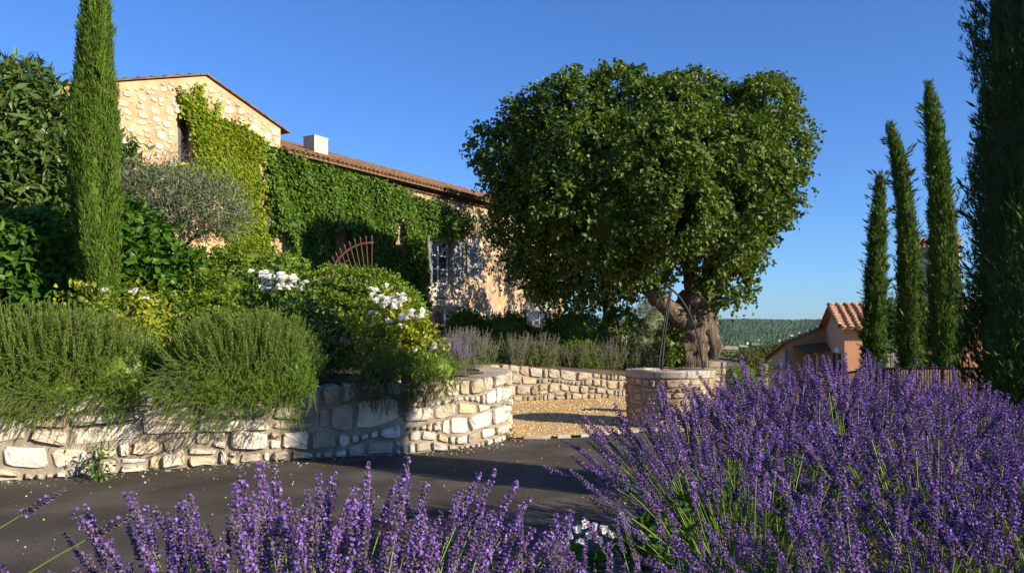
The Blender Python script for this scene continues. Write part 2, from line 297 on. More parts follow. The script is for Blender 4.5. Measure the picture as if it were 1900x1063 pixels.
grid_obj('flower_bank', M['soil'], None, lambda x, y: zbank(x, y)+.02*wob(np.stack([x, y, 0*x], 1), 5, 3)*(zbank(x, y) > .05), .15, (-6, 9, -2, 8.6))
# far terrain: valley and wooded ridge, all round
ang = np.concatenate([np.arange(-180, -45, 5), np.arange(-45, 4, 1.0), np.arange(4, 26, .1), np.arange(26, 45, 1.0), np.arange(45, 180.1, 5)]); rad = 70*1.028**np.arange(178)
A, Rr = np.meshgrid(np.radians(ang), rad); X = Rr*np.sin(A); Y = Rr*np.cos(A); P3 = np.stack([X.ravel(), Y.ravel(), 0*X.ravel()], 1)
def zfar(P):
    x, y = P[:, 0], P[:, 1]; r = np.hypot(x, y); a = np.arctan2(x, y)
    base = -8-70*sstep(70, 1500, r)+.0*r
    hill = (168+9*np.sin(a*9+2.2)-70*(a-.24)*sstep(.24, .5, a))*sstep(3500, 6300, r-260*np.sin(a*17)-180*np.sin(a*41+1))
    return base+hill+8*wob(P, .004, 9)*sstep(300, 1500, r)*(.4+sstep(3500, 5000, r))
zz = zfar(P3)+rng.uniform(-1, 1, len(P3))*np.where(np.hypot(P3[:, 0], P3[:, 1]) > 600, 4.5, 1.0)*(np.hypot(P3[:, 0], P3[:, 1]) > 90)
na = len(ang); i, j = np.meshgrid(np.arange(na-1), np.arange(len(rad)-1)); q = (j*na+i).ravel()
Geo().add(np.column_stack([P3[:, :2], zz]), np.stack([q, q+1, q+na+1, q+na], 1)).obj('hills', M['forest'], kind='structure')
def field(px0, px1, r0, r1, mat):
    xs = np.linspace(px0, px1, 8); rs = np.linspace(r0, r1, 6); Xf, Rf = np.meshgrid((xs-950)/F, rs); Pf = np.stack([Xf.ravel()*Rf.ravel(), Rf.ravel(), 0*Rf.ravel()], 1)
    Pf[:, 2] = zfar(Pf)+7; ii, jj = np.meshgrid(np.arange(7), np.arange(5)); q_ = (jj*8+ii).ravel()
    Geo().add(Pf, np.stack([q_, q_+1, q_+9, q_+8], 1)).obj('field', mat, kind='structure')
for f in [(1318,1370,3050,3350,'field_straw'),(1322,1392,2700,2960,'field_vine'),(1330,1384,2350,2560,'field_green'),(1372,1388,3300,3480,'field_straw'),(1420,1450,2950,3150,'field_straw'),(1340,1400,2020,2150,'field_vine'),(1395,1420,3500,3700,'field_green'),(1440,1475,2500,2700,'field_vine')]:
    field(*f[:4], M[f[4]])
def farmhouse(px, r, wd, label):
    x = atx(px, r); z = float(zfar(np.array([[x, r, 0]]))[0])+3
    h = thing('farmhouse', label, 'house', (x, r, z), random.uniform(-.4, .4), 'farmhouses on the far hillside')
    wd *= .75; Geo().box((-wd/2, -4, -2), (wd/2, 4, 5)).obj('wall', M['white_wall'], h)
    Geo().add([(-wd/2-.5,-4.5,5),(wd/2+.5,-4.5,5),(wd/2+.5,4.5,5),(-wd/2-.5,4.5,5),(-wd/2-.5,0,8),(wd/2+.5,0,8)], [(0,1,5,4),(2,3,4,5),(0,4,3),(1,2,5)]).obj('roof', M['new_tile'], h)
for px, r, wd, l in [(1469,4300,18,'largest white farmhouse high on the wooded hillside'),(1483,4450,12,'small farmhouse uphill and right of the largest white one'),(1446,3950,10,'farmhouse at the foot of the wooded hill below the largest white one'),(1408,3900,11,'farmhouse at the wood edge above the pine trees'),(1387,3650,12,'low farmhouse with orange roof beside the straw field')]:
    farmhouse(px, r, wd, l)

# ------------------------------------------------------------------ stones
def stone_geo(q, fr, proud, back, n=12, er=(.22, .5)):
    """q: four (s, z) corners; fr maps (s, z, d) arrays to space"""
    a = np.linspace(0, 2*math.pi, n, endpoint=False)+random.uniform(-.2, .2); c, s = np.cos(a), np.sin(a); e = random.uniform(*er)
    u = np.sign(c)*np.abs(c)**e; v = np.sign(s)*np.abs(s)**e
    u, v = np.clip(u*rng.uniform(.84, 1.03, n), -1, 1), np.clip(v*rng.uniform(.8, 1.04, n), -1, 1)
    q = np.asarray(q, float)
    def bil(u, v):
        U, W_ = (u+1)/2, (v+1)/2; return (q[0][None]*((1-U)*(1-W_))[:, None]+q[1]*(U*(1-W_))[:, None]+q[2]*(U*W_)[:, None]+q[3]*((1-U)*W_)[:, None])
    ox, oy = random.uniform(-.2, .2), random.uniform(-.2, .2); V = []
    for sc_, d in ((1, -back), (1, proud*.45), (.93, proud*.9), (.7, proud)):
        p = bil(u*sc_+ox*(1-sc_), v*sc_+oy*(1-sc_)); dd = np.full(n, d)+(rng.uniform(-.3, .2, n)*proud if d > 0 else 0); V.append(fr(p[:, 0], p[:, 1], dd))
    p = bil(np.array([ox*.5]), np.array([oy*.5])); V.append(fr(p[:, 0], p[:, 1], np.array([proud*1.05]))); V = np.concatenate(V)
    j = np.arange(n); j2 = (j+1) % n; Fq = np.concatenate([np.stack([k_*n+j, k_*n+j2, k_*n+n+j2, k_*n+n+j], 1) for k_ in range(3)])
    Ft = np.stack([3*n+j, 3*n+j2, np.full(n, 4*n)], 1)
    return Geo().add(V, [tuple(f) for f in Fq]+[tuple(f) for f in Ft]+[tuple(range(n))[::-1]])
def path_frame(path, flip=1, z0=lambda s: 0*s):
    seg = np.linalg.norm(np.diff(path, axis=0), axis=1); cum = np.concatenate([[0], np.cumsum(seg)]); T = nrm(np.gradient(path, axis=0)); Nn = np.stack([T[:, 1], -T[:, 0]], 1)*flip
    def fr(s, z, d):
        x = np.interp(s, cum, path[:, 0]); y = np.interp(s, cum, path[:, 1]); nx = np.interp(s, cum, Nn[:, 0]); ny = np.interp(s, cum, Nn[:, 1])
        return np.stack([x+nx*d, y+ny*d, z], -1)
    return fr, cum[-1]
def rubble(parent, fr, s0, s1, H, courses, mats, wr=(.7, 2.0), proud=(.03, .06), gap=.018, back=.06, topback=.4, split=.3, wav=.03, matf=None):
    vb = np.concatenate([[0], np.cumsum(courses)]); vb = vb/vb[-1]; ph = rng.uniform(0, 6, len(vb))
    def zb(j, s):
        base = vb[j]*H(s)
        if j == 0 or j == len(vb)-1: return base+(.012*math.sin(s*9+ph[j]) if j else 0)
        return base+wav*math.sin(s*2.3+ph[j])+wav*.6*math.sin(s*6.1+ph[j]*2)
    for j in range(len(vb)-1):
        s = s0+random.uniform(0, .1); top = j == len(vb)-2
        while s < s1-.06:
            h = zb(j+1, s)-zb(j, s); wd = max(.09, h*random.uniform(*wr)); e = min(s+wd, s1)
            if s1-e < .08: e = s1
            sk0, sk1 = random.uniform(-.25, .25)*h*.3, random.uniform(-.25, .25)*h*.3
            cells = [(0, 1)]
            if not top and h > .17 and random.random() < split: k = random.uniform(.38, .62); cells = [(0, k), (k, 1)]
            for a, b_ in cells:
                za0, za1 = zb(j, s)*(1-a)+zb(j+1, s)*a, zb(j, e)*(1-a)+zb(j+1, e)*a; zb0, zb1 = zb(j, s)*(1-b_)+zb(j+1, s)*b_, zb(j, e)*(1-b_)+zb(j+1, e)*b_
                g = gap*.5; q = [(s+g, za0+g), (e-g, za1+g), (e-g+sk1, zb1-g), (s+g+sk0, zb0-g)]
                m_ = matf(s, (za0+zb1)/2, top) if matf else random.choice(mats)
                stone_geo(q, fr, random.uniform(*proud), topback if top else back).obj('stone', m_, parent)
            s = e
def wall_core(parent, fr, L, H, thick, mat, n=120, inset=.0, name='mortar'):
    s = np.linspace(0, L, n); z1 = np.array([H(x) for x in s])-.035; g = Geo()
    rows = [fr(s, 0*s-.05, 0*s-inset), fr(s, z1, 0*s-inset), fr(s, z1, 0*s-thick), fr(s, 0*s-.05, 0*s-thick)]
    V = np.concatenate(rows); i = np.arange(n-1)
    Fq = np.concatenate([np.stack([r*n+i, r*n+i+1, ((r+1) % 4)*n+i+1, ((r+1) % 4)*n+i], 1) for r in range(4)])
    g.add(V, Fq).obj(name, mat, parent)
fr1, L1 = path_frame(WALL1)
w1 = thing('retaining_wall', 'pale limestone retaining wall curving round the corner beside the asphalt road', 'wall')
H1 = lambda s: .93+.12*float(sstep(.72, .86, s/L1))
wall_core(w1, fr1, L1, H1, .4, M['mortar'], 160)
sA = 8.3
def m1(s, z, top):
    if top and s > sA+6.2: return M['grey_lime']
    return M['lime'] if random.random() < (.6 if top else .88) else M['grey_lime']
sJ = float(min(np.linspace(0, L1, 600), key=lambda q_: np.hypot(*(fr1(np.array([q_]), np.zeros(1), np.zeros(1))[0, :2]-[-1.42, 10.42]))))
rubble(w1, fr1, 7.0, sJ, H1, [.16, .21, .33, .21], None, wr=(.5, 2.1), proud=(.025, .085), gap=.032, matf=m1, split=.36, wav=.06, topback=.42)
rubble(w1, fr1, sJ, L1-1.6, H1, [.13, .16, .2, .15, .13, .26], None, wr=(.55, 1.9), proud=(.025, .075), gap=.026, matf=m1, split=.12, wav=.05, topback=.42)
fr2, L2 = path_frame(WALL2)
w2 = thing('retaining_wall', 'low rough stone wall at the back of the gravel court', 'wall')
H2 = lambda s: .86-.1*s*float(1) if s < 4.4 else max(.38, .86-.44+.02*(s-4.4))
H2 = lambda s: float(np.interp(s, [0, 2.6, 5.6, 8], [.92, .84, .52, .5]))
wall_core(w2, fr2, L2, H2, .4, M['mortar'])
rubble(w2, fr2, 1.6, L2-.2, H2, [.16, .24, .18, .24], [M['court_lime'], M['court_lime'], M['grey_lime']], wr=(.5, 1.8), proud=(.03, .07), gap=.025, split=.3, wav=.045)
_g = Geo(); _n = 480; _s = rng.uniform(7.5, L1-2.2, _n); _p = fr1(_s, 0*_s+.008, .06+np.abs(rng.normal(size=_n))*.22); _oct = np.array([(1,0,0),(0,1,0),(-1,0,0),(0,-1,0),(0,0,.6),(0,0,-.5)]); _of = np.array([(0,1,4),(1,2,4),(2,3,4),(3,0,4),(1,0,5),(2,1,5),(3,2,5),(0,3,5)])
scatter(_g, [[(_oct*(1+.3*rng.normal(size=_oct.shape)), _of, 0)] for _ in range(6)], _p, rots(rdir(_n), rng.uniform(0, 6, _n)), rng.choice([.006, .009, .014, .022], _n, p=[.45, .35, .15, .05])); _g.obj('stone_chips', M['grey_lime'], kind='stuff')
_g = Geo(); _n = 420; _p = np.stack([rng.uniform(-6, 3.5, _n), rng.uniform(5.2, 11.8, _n), np.full(_n, .008)], 1); _p = _p[inpoly(_p, ROAD)]
scatter(_g, [[(_oct*(1+.3*rng.normal(size=_oct.shape)), _of, 0)] for _ in range(6)], _p, rots(rdir(len(_p)), rng.uniform(0, 6, len(_p))), rng.choice([.005, .008, .012], len(_p))); _V, _F = leafV(_p[:90]+[.1, .05, .004], rdir(90)*[1, 1, .15], np.tile([0, 0, 1.], (90, 1)), rng.uniform(.02, .05, 90), .02); _g.add(_V, _F, 1); _g.obj('road_litter', [M['gravel'], M['lf_dry']], kind='stuff')
_g = Geo(); _n = 9000; _p = np.stack([rng.uniform(-2, 6, _n), 12+7.8*rng.random(_n)**1.3, np.full(_n, .018)], 1); _p = _p[inpoly(_p, GRAV)]
scatter(_g, [[(_oct*(1+.3*rng.normal(size=_oct.shape)), _of, 0)] for _ in range(8)], _p, rots(rdir(len(_p)), rng.uniform(0, 6, len(_p))), rng.uniform(.007, .018, len(_p))); M['pebble'] = leafmat('court_pebble', [(.16,.08,.025),(.5,.3,.09),(.68,.46,.18),(.8,.68,.48)], 0, .9); _g.obj('pebbles', M['pebble'], kind='stuff')
# kerb of flat stones along the gravel edge
kb = thing('kerb', 'flat pale stones edging the gravel where it meets the road', 'kerb')
frk, Lk = path_frame(spline([(.1,11.9),(.6,11.93),(1.1,12.12),(1.75,12.56),(2.6,12.75),(3.4,12.7)], 60))
s = .05
while s < Lk-.2:
    e = s+random.uniform(.22, .5); wd = random.uniform(.05, .11)
    g = stone_geo([(s, 0), (e-.03, 0), (e-.03, wd), (s+.02, wd)], lambda a, z, d: frk(a, 0*z+.02+np.maximum(d, -.03), -(z-.05)), .03, .03); g.obj('stone', M['grey_lime'], kb); s = e+random.uniform(0, .12)

# ------------------------------------------------------------------ farmhouse with ivy
O2 = np.array([-7.14, 22.8]); D2 = nrm(np.array([.52, .854])); HRZ = math.atan2(D2[1], D2[0])
def tpx(px): k = (px-950)/F; return (k*O2[1]-O2[0])/(D2[0]-D2[1]*k)
def hz(px, py): return atz(py, O2[1]+D2[1]*tpx(px))
house = thing('stone_farmhouse', 'old stone farmhouse with high gable, long tiled wing and grey shutters', 'house', (O2[0], O2[1], 0), HRZ)
def wall_cols(g, x0, x1, z0, top, holes, y=0, reveal=.3, extra=(), m=0):
    """wall front with real openings and reveals"""
    xs = sorted({x0, x1, *extra, *[h[0] for h in holes], *[h[1] for h in holes]})
    for a, b_ in zip(xs[:-1], xs[1:]):
        hs = sorted([h for h in holes if h[0] <= a+1e-6 and h[1] >= b_-1e-6], key=lambda h: h[2]); lo = (z0, z0)
        for h in hs: g.add([(a,y,lo[0]),(b_,y,lo[1]),(b_,y,h[2]),(a,y,h[2])], [(0,1,2,3)], m); lo = (h[3], h[3])
        g.add([(a,y,lo[0]),(b_,y,lo[1]),(b_,y,top(b_)),(a,y,top(a))], [(0,1,2,3)], m)
    for a, b_, c, d in holes:
        r = y+reveal; g.add([(a,y,c),(a,y,d),(a,r,d),(a,r,c),(b_,y,c),(b_,y,d),(b_,r,d),(b_,r,c)], [(0,3,2,1),(4,5,6,7),(0,4,7,3),(1,2,6,5)], m)
RID = tpx(375); RZ = hz(375, 143); GSL = .325; GR = tpx(514); GL = -6.2
gtop = lambda x: RZ-abs(x-RID)*GSL
# gable
gw = (tpx(322), tpx(351), hz(336, 303), hz(336, 217)); g = Geo(); GY = -.14
wall_cols(g, GL, 0.0, 0, gtop, [gw], GY, .34, (RID,)); wall_cols(g, 0.0, GR, 6.3, gtop, [], GY, .3)
g.add([(0,GY,0),(0,GY,6.3),(0,.6,6.3),(0,.6,0),(GR,GY,6.3),(GR,GY,gtop(GR)),(GR,9,gtop(GR)),(GR,9,6.0),(GR,.6,6.0),(GL,GY,0),(GL,GY,gtop(GL)),(GL,9,gtop(GL)),(GL,9,0)], [(0,3,2,1),(4,8,7,6,5),(9,10,11,12)])
g.add([(0,GY,6.3),(GR,GY,6.3),(GR,.6,6.0),(0,.6,6.3)], [(0,3,2,1)])
gable = g.obj('gable_wall', M['render'], house)
sw = gw[1]-gw[0]
# rubble stones bedded in the gable render
IVY_G = [(322,178),(340,192),(352,205),(358,165),(372,212),(400,222),(445,238),(474,258),(482,290),(470,300),(480,345),(466,372),(478,400),(490,470),(440,475),(395,420),(440,395),(380,350),(330,345),(292,322),(300,312),(345,306),(352,300),(352,240),(338,222)]
HOLE_IVY = [[(468,300),(480,300),(480,340),(470,335)],[(345,290),(350,290),(350,300),(345,300)]]
def frg(s, z, d): return np.stack([s, GY-d, z], -1)
def wallpx(x, z, y=0):
    p = O2+x*D2+y*np.array([-D2[1], D2[0]]); return 950+F*p[0]/p[1], HOR-F*(z-EYE)/p[1]
_ig = np.array(IVY_G, float); _ig = _ig.mean(0)+(_ig-_ig.mean(0))*.9
placed = []; tries = 0
while len(placed) < 300 and tries < 30000:
    tries += 1; wd = random.choice([.2, .26, .3, .36, .42] if tries < 900 else [.12, .16, .2, .24, .28])*random.uniform(.85, 1.15); h = min(.32, wd*random.uniform(.45, .85)); x = random.uniform(-5.6, GR-.15); z = random.uniform(4.2, 8.1)
    if z+h/2 > gtop(x)-.1 or (x > -.1 and z < 6.5): continue
    _p = wallpx(x, z, GY)
    if _p[0] < 190 or inpoly(np.array([_p]), _ig)[0] or _p[1] > 480: continue
    if gw[0]-.05-wd/2 < x < gw[1]+wd/2+.05 and gw[2]-.2 < z < gw[3]+.22: continue
    if any(abs(x-a) < (wd+b_)/2+.005 and abs(z-c) < (h+d)/2+.0 for a, b_, c, d in placed): continue
    placed.append((x, wd, z, h)); tl = random.uniform(-.12, .12)*wd
    q = [(x-wd/2, z-h/2-tl), (x+wd/2, z-h/2+tl), (x+wd/2*random.uniform(.8, 1), z+h/2+tl), (x-wd/2*random.uniform(.8, 1), z+h/2-tl)]
    stone_geo(q, frg, random.uniform(.012, .035), .02, 10, (.4, .85)).obj('stone', M['house_stone'], gable)
for k in range(4):   # corner stones up the right of the gable
    wd = .34 if k % 2 else .24; z = 6.42+k*.24; stone_geo([(GR-wd, z), (GR-.01, z), (GR-.01, z+.22), (GR-wd, z+.22)], frg, .02, .02, 12, (.15, .3)).obj('stone', M['house_stone'], gable)
lt = stone_geo([(gw[0]-.12, gw[3]+.01), (gw[1]+.1, gw[3]+.01), (gw[1]+.1, gw[3]+.2), (gw[0]-.12, gw[3]+.2)], frg, .06, .02); lt.obj('lintel', M['house_stone'], gable)
# gable window with its bright glass and brown leaf
f = Geo(); y = GY+.2
for a, b_ in ((gw[0], gw[0]+.05), (gw[1]-.05, gw[1])): f.box((a, y, gw[2]), (b_, y+.06, gw[3]))
f.box((gw[0]+.05, y, gw[2]), (gw[1]-.05, y+.06, gw[2]+.06)); f.box((gw[0]+.05, y, gw[3]-.06), (gw[1]-.05, y+.06, gw[3])); f.box(((gw[0]+gw[1])/2-.03, y, gw[2]+.06), ((gw[0]+gw[1])/2+.03, y+.06, gw[3]-.06))
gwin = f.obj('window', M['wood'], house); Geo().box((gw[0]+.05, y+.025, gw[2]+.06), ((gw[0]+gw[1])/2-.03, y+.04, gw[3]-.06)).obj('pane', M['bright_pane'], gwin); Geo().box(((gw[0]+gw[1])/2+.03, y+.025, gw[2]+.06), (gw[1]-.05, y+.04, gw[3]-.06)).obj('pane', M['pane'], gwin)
# wing
WX1 = tpx(1046); WZ = 6.72; wtop = lambda x: WZ+.1
def rect(px0, px1, py0, py1): pm = (px0+px1)/2; return (tpx(px0), tpx(px1), hz(pm, py1), hz(pm, py0))
U1 = rect(800, 836, 446, 527); U3 = rect(957, 975, 476, 522); D1 = rect(805, 856, 568, 640); D2w = rect(990, 1022, 577, 640); DOOR = rect(614, 636, 420, 520)
D1 = (D1[0], D1[1], 1.35, D1[3]); D2w = (D2w[0], D2w[1], 1.25, D2w[3])
g = Geo(); wall_cols(g, .002, WX1, 0, wtop, [U1, U3, D1, D2w, DOOR], 0, .32)
g.add([(WX1,0,0),(WX1,0,WZ),(WX1,6.4,WZ),(WX1,6.4,0),(WX1,3.2,WZ+.95)], [(0,3,2,4,1)])
M['wing'] = plain('weathered_wing_render', (.36, .25, .15), .95, var=.35, scale=2.6, bump=.7, bscale=22); wing = g.obj('wing_wall', M['wing'], house)
Geo().box((.1, .5, 0), (WX1-.1, 6.3, WZ-.1)).obj('shade_block', M['room_shade'], house)  # solid block behind the openings, room shade put into its colour
Geo().box((GL+.1, GY+.5, 0), (-.1, 8.9, 6.2)).obj('shade_block', M['room_shade'], house)  # likewise behind the gable window, shade put into the colour
def frw(s, z, d): return np.stack([s, 0*s-d, z], -1)
placed = []; tries = 0; opens = [U1, U3, D1, D2w, DOOR, (U1[0]-.1, U1[1]+1.0, U1[2]-.35, U1[3]+.35), rect(860, 893, 450, 520), rect(943, 960, 470, 530)]
while len(placed) < 230 and tries < 9000:
    tries += 1; wd = random.choice([.2, .28, .36, .5])*random.uniform(.85, 1.15); h = min(.28, wd*random.uniform(.4, .75)); x = random.uniform(.3, WX1-.3); z = random.uniform(1.6, 6.3)
    if any(a-.1-wd/2 < x < b_+.1+wd/2 and c-.1-h/2 < z < d+.1+h/2 for a, b_, c, d in opens): continue
    if any(abs(x-a) < (wd+b_)/2+.03 and abs(z-c) < (h+d)/2+.03 for a, b_, c, d in placed): continue
    placed.append((x, wd, z, h))
    stone_geo([(x-wd/2, z-h/2), (x+wd/2, z-h/2), (x+wd/2, z+h/2), (x-wd/2, z+h/2)], frw, random.uniform(.02, .04), .02, 9).obj('stone', M['house_stone'], wing)
def dressed(name, a, b_, c, d, pr=.03): return Geo().box((a, -pr, c), (b_, .0, d)).obj(name, M['dressed'], house)
def win(r, cols=2, rows=3, bar=True, sill=True, y=.14):
    a, b_, c, d = r; f = Geo(); e = .055
    f.box((a, y, c), (a+e, y+.06, d)); f.box((b_-e, y, c), (b_, y+.06, d)); f.box((a+e, y, c), (b_-e, y+.06, c+e)); f.box((a+e, y, d-e), (b_-e, y+.06, d))
    mw = (b_-a-2*e)/cols
    for k in range(1, cols): x = a+e+mw*k; f.box((x-.04, y+.004, c+e), (x+.04, y+.056, d-e))
    for k in range(1, rows):
        z = c+e+(d-c-2*e)*k/rows
        for q_ in range(cols): f.box((a+e+mw*q_+(.04 if q_ else 0), y+.01, z-.018), (a+e+mw*(q_+1)-(.04 if q_ < cols-1 else 0), y+.05, z+.018))
    o = f.obj('window', M['white_frame'], house)
    for k in range(cols):
        for q_ in range(rows):
            z0 = c+e+(d-c-2*e)*q_/rows; z1 = c+e+(d-c-2*e)*(q_+1)/rows
            Geo().box((a+e+mw*k+.03, y+.024, z0+.012), (a+e+mw*(k+1)-.03, y+.034, z1-.012)).obj('pane', M['pane'], o)
    if sill: Geo().box((a-.1, -.07, c-.12), (b_+.1, .12, c-.002)).obj('sill', M['dressed'], o)
    if bar:
        v, fc = tube([(a-.02, -.03, c+(d-c)*.6), (b_+.02, -.03, c+(d-c)*.6)], .014, 6); Geo().add(v, fc).obj('guard_rail', M['iron'], o)
    return o
win(U1); win(U3, 2, 3, False); win(D1, 2, 1, False, False); win(D2w, 2, 3, False, False)
for r in (U1, D1, D2w): dressed('lintel', r[0]-.18, r[1]+.2, r[3]+.004, r[3]+.24)
dressed('dressed_stone', U1[0]-.35, U1[1]+.1, U1[2]-.5, U1[2]-.14); dressed('dressed_stone', U1[1]+.12, U1[1]+1.5, U1[2]-.46, U1[2]-.16, .02)
for k in range(7): dressed('quoin', U1[1]+.03+.0*k, U1[1]+(.34 if k % 2 else .24), U1[2]-.1+k*.27, U1[2]+.16+k*.27, .022); dressed('quoin', U1[0]-(.4 if k % 2 else .26), U1[0]-.002, U1[2]-.1+k*.27, U1[2]+.16+k*.27, .022)
def shutter(hx, z0, z1, wd, ang, label=None, mat='shutter'):
    """a board shutter hinged at hx; ang 0 lies closed along +x, 180 folds back along -x"""
    fr_ = Geo().box((0, -.02, 0), (.07, .03, z1-z0)).box((wd-.07, -.02, 0), (wd, .03, z1-z0)).box((.07, -.02, 0), (wd-.07, .03, .08)).box((.07, -.02, z1-z0-.08), (wd-.07, .03, z1-z0))
    o = fr_.obj('shutter', M[mat], house); o.location = (hx, -.05, z0); o.rotation_euler = (0, 0, R(ang))
    n = 9; hh = (z1-z0-.16)/n
    for k in range(n): Geo().box((.072, -.012+.006*(k % 2), .08+hh*k+.006), (wd-.072, .02, .08+hh*(k+1)-.006)).obj('board', M[mat], o)
    if label: o['label'] = label
    return o
shutter(U1[0]-.02, U1[2]-.03, U1[3]+.06, (U1[1]-U1[0])*.45, 180+22); shutter(U1[1]+.03, U1[2]-.06, U1[3]+.03, (U1[1]-U1[0])*.52, -8)
S2 = rect(864, 890, 456, 513); shutter(S2[0], S2[2], S2[3], S2[1]-S2[0], 0, 'closed grey board shutter')
dressed('lintel', S2[0]-.15, S2[1]+.15, S2[3]+.01, S2[3]+.22); dressed('sill', S2[0]-.12, S2[1]+.12, S2[2]-.2, S2[2]-.01, .05)
shutter(U3[0]-.02, U3[2], U3[3], .72, 180+8); shutter(U3[1]+.02, U3[2], U3[3], .62, -8)
shutter(tpx(862), 1.35, hz(870, 571), .85, -5); shutter(D2w[0]-.05, 1.25, hz(980, 574), .8, 185)
pv, pf = tube([(tpx(944), -.08, hz(944, 565)), (tpx(944), -.08, WZ-1.5)], .045, 8); 
lamp = Geo().box((tpx(942), -.14, hz(944, 575)), (tpx(942)+.14, 0, hz(944, 565))).obj('wall_box', M['shutter'], house)
# roofs
def tile_geo(L=.42, r0=.1, r1=.08, n=7):
    a = np.linspace(0, math.pi, n); V = []
    for y, r in ((0, r0), (L, r1)):
        for rr in (r, r-.016): V.append(np.stack([np.cos(a)*rr, np.full(n, y), np.sin(a)*rr*.85], 1))
    V = np.concatenate(V); i = np.arange(n-1); o, o2, u, u2 = 0, 2*n, n, 3*n
    return V, np.concatenate([np.stack([o+i, o+i+1, o2+i+1, o2+i], 1), np.stack([u+i, u2+i, u2+i+1, u+i+1], 1), np.stack([o+i, u+i, u+i+1, o+i+1], 1), np.stack([o2+i, o2+i+1, u2+i+1, u2+i], 1)])
TV, TF = tile_geo()
def tiled_slope(parent, mat, x0, z0, y0, width, slope_len, pitch, parts_rows, spacing=.205, step=.36, name='roof', mirror=False, jit=.012):
    """slope rising along +y from the eave at (y0, z0)"""
    cp, sp = math.cos(pitch), math.sin(pitch); Rm = np.array([[1, 0, 0], [0, cp, -sp], [0, sp, cp]])
    base = Geo().add([(x0, y0, z0), (x0+width, y0, z0), (x0+width, y0+cp*slope_len, z0+sp*slope_len), (x0, y0+cp*slope_len, z0+sp*slope_len), (x0, y0, z0-.07), (x0+width, y0, z0-.07), (x0+width, y0+cp*slope_len, z0+sp*slope_len-.07), (x0, y0+cp*slope_len, z0+sp*slope_len-.07)], [(0,1,2,3),(4,7,6,5),(0,4,5,1),(1,5,6,2),(2,6,7,3),(3,7,4,0)]).obj(name, mat, parent)
    tm = Geo().add(TV, TF).mesh('tile', mat, True); pos = []
    nx, ny = int(width/spacing), int(slope_len/step)
    for j in range(ny):
        for i in range(nx):
            p = np.array([x0+spacing*(i+.5)+random.uniform(-jit, jit), 0, 0]); q = np.array([0, cp*(j*step-.07), sp*(j*step-.07)])+np.array([0, y0, z0+.012])
            if j < parts_rows:
                o = link('tile', tm, base); o.location = p+q; o.rotation_euler = (pitch+random.uniform(-.03, .03)-.03, 0, random.uniform(-.05, .05))
            else: pos.append(p+q)
    if pos:
        gg = Geo(); pos = np.array(pos); scatter(gg, [[(TV@Rm.T, TF, 0)]], pos, np.broadcast_to(np.eye(3), (len(pos), 3, 3)), 1.0); gg.obj('roof_tiles', mat, base, True, 'stuff')
    return base
tiled_slope(house, M['old_tile'], GR+.03, WZ+.02, -.42, WX1-GR+.2, 3.9, R(20), 3)
Geo().box((GR+.03, -.1, WZ-.12), (WX1, .0, WZ+.05)).obj('cornice', M['old_tile'], house)
for row in range(2): # corbelled rows of half tiles under the eave
    gg = Geo(); n = int((WX1-GR)/.2); pos = np.array([(GR+.1+.2*k+.1*row, -.3+.14*row, WZ-.1-.1*row) for k in range(n)]); scatter(gg, [[(TV*np.array([1, .8, 1.0]), TF, 0)]], pos, np.broadcast_to(np.eye(3), (n, 3, 3)), 1.0); gg.obj('eave_tiles', M['old_tile'], house, True, 'stuff')
# gable roof: two slabs along the depth with verge tiles
for sgn, xe in ((1, GR+.3), (-1, GL-.3)):
    z_e = gtop(xe); y0, y1 = GY-.08, 9.2
    V = [(RID, y0, RZ+.02), (xe, y0, z_e+.02), (xe, y1, z_e+.02), (RID, y1, RZ+.02)]; V += [(a, b_, c+.04) for a, b_, c in V]
    rf = Geo().add(V, [(0,3,2,1),(4,5,6,7),(0,1,5,4),(1,2,6,5),(2,3,7,6),(3,0,4,7)]).obj('gable_roof', M['old_tile'], house)
    tm = Geo().add(TV, TF).mesh('tile', M['old_tile'], True); n = int(abs(xe-RID)/.36); ps = math.atan(GSL)
    for k in range(n):
        for row in range(1, 3):
            x = RID+sgn*(.36*(k+1)); o = link('tile', tm, rf); o.location = (x, y0+.06+.2*row, gtop(x)+.03); o.rotation_euler = (ps+random.uniform(-.04, .02), 0, sgn*R(90)+random.uniform(-.04, .04))
# chimney
cy = .9; cx = min(np.linspace(0, 8, 400), key=lambda q_: abs((O2+q_*D2+cy*np.array([-D2[1], D2[0]]))@np.array([F, 950-586.])));  cz = WZ+.02+(cy+.42)*.364
Geo().box((cx-.3, cy-.24, cz-.3), (cx+.3, cy+.24, cz+.5)).box((cx-.31, cy-.25, cz+.502), (cx+.31, cy+.25, cz+.54)).obj('chimney', M['dressed'], house)
bpy.context.view_layer.update(); HM = np.array(house.matrix_world)
def hw(p): return np.asarray(p)@HM[:3, :3].T+HM[:3, 3]

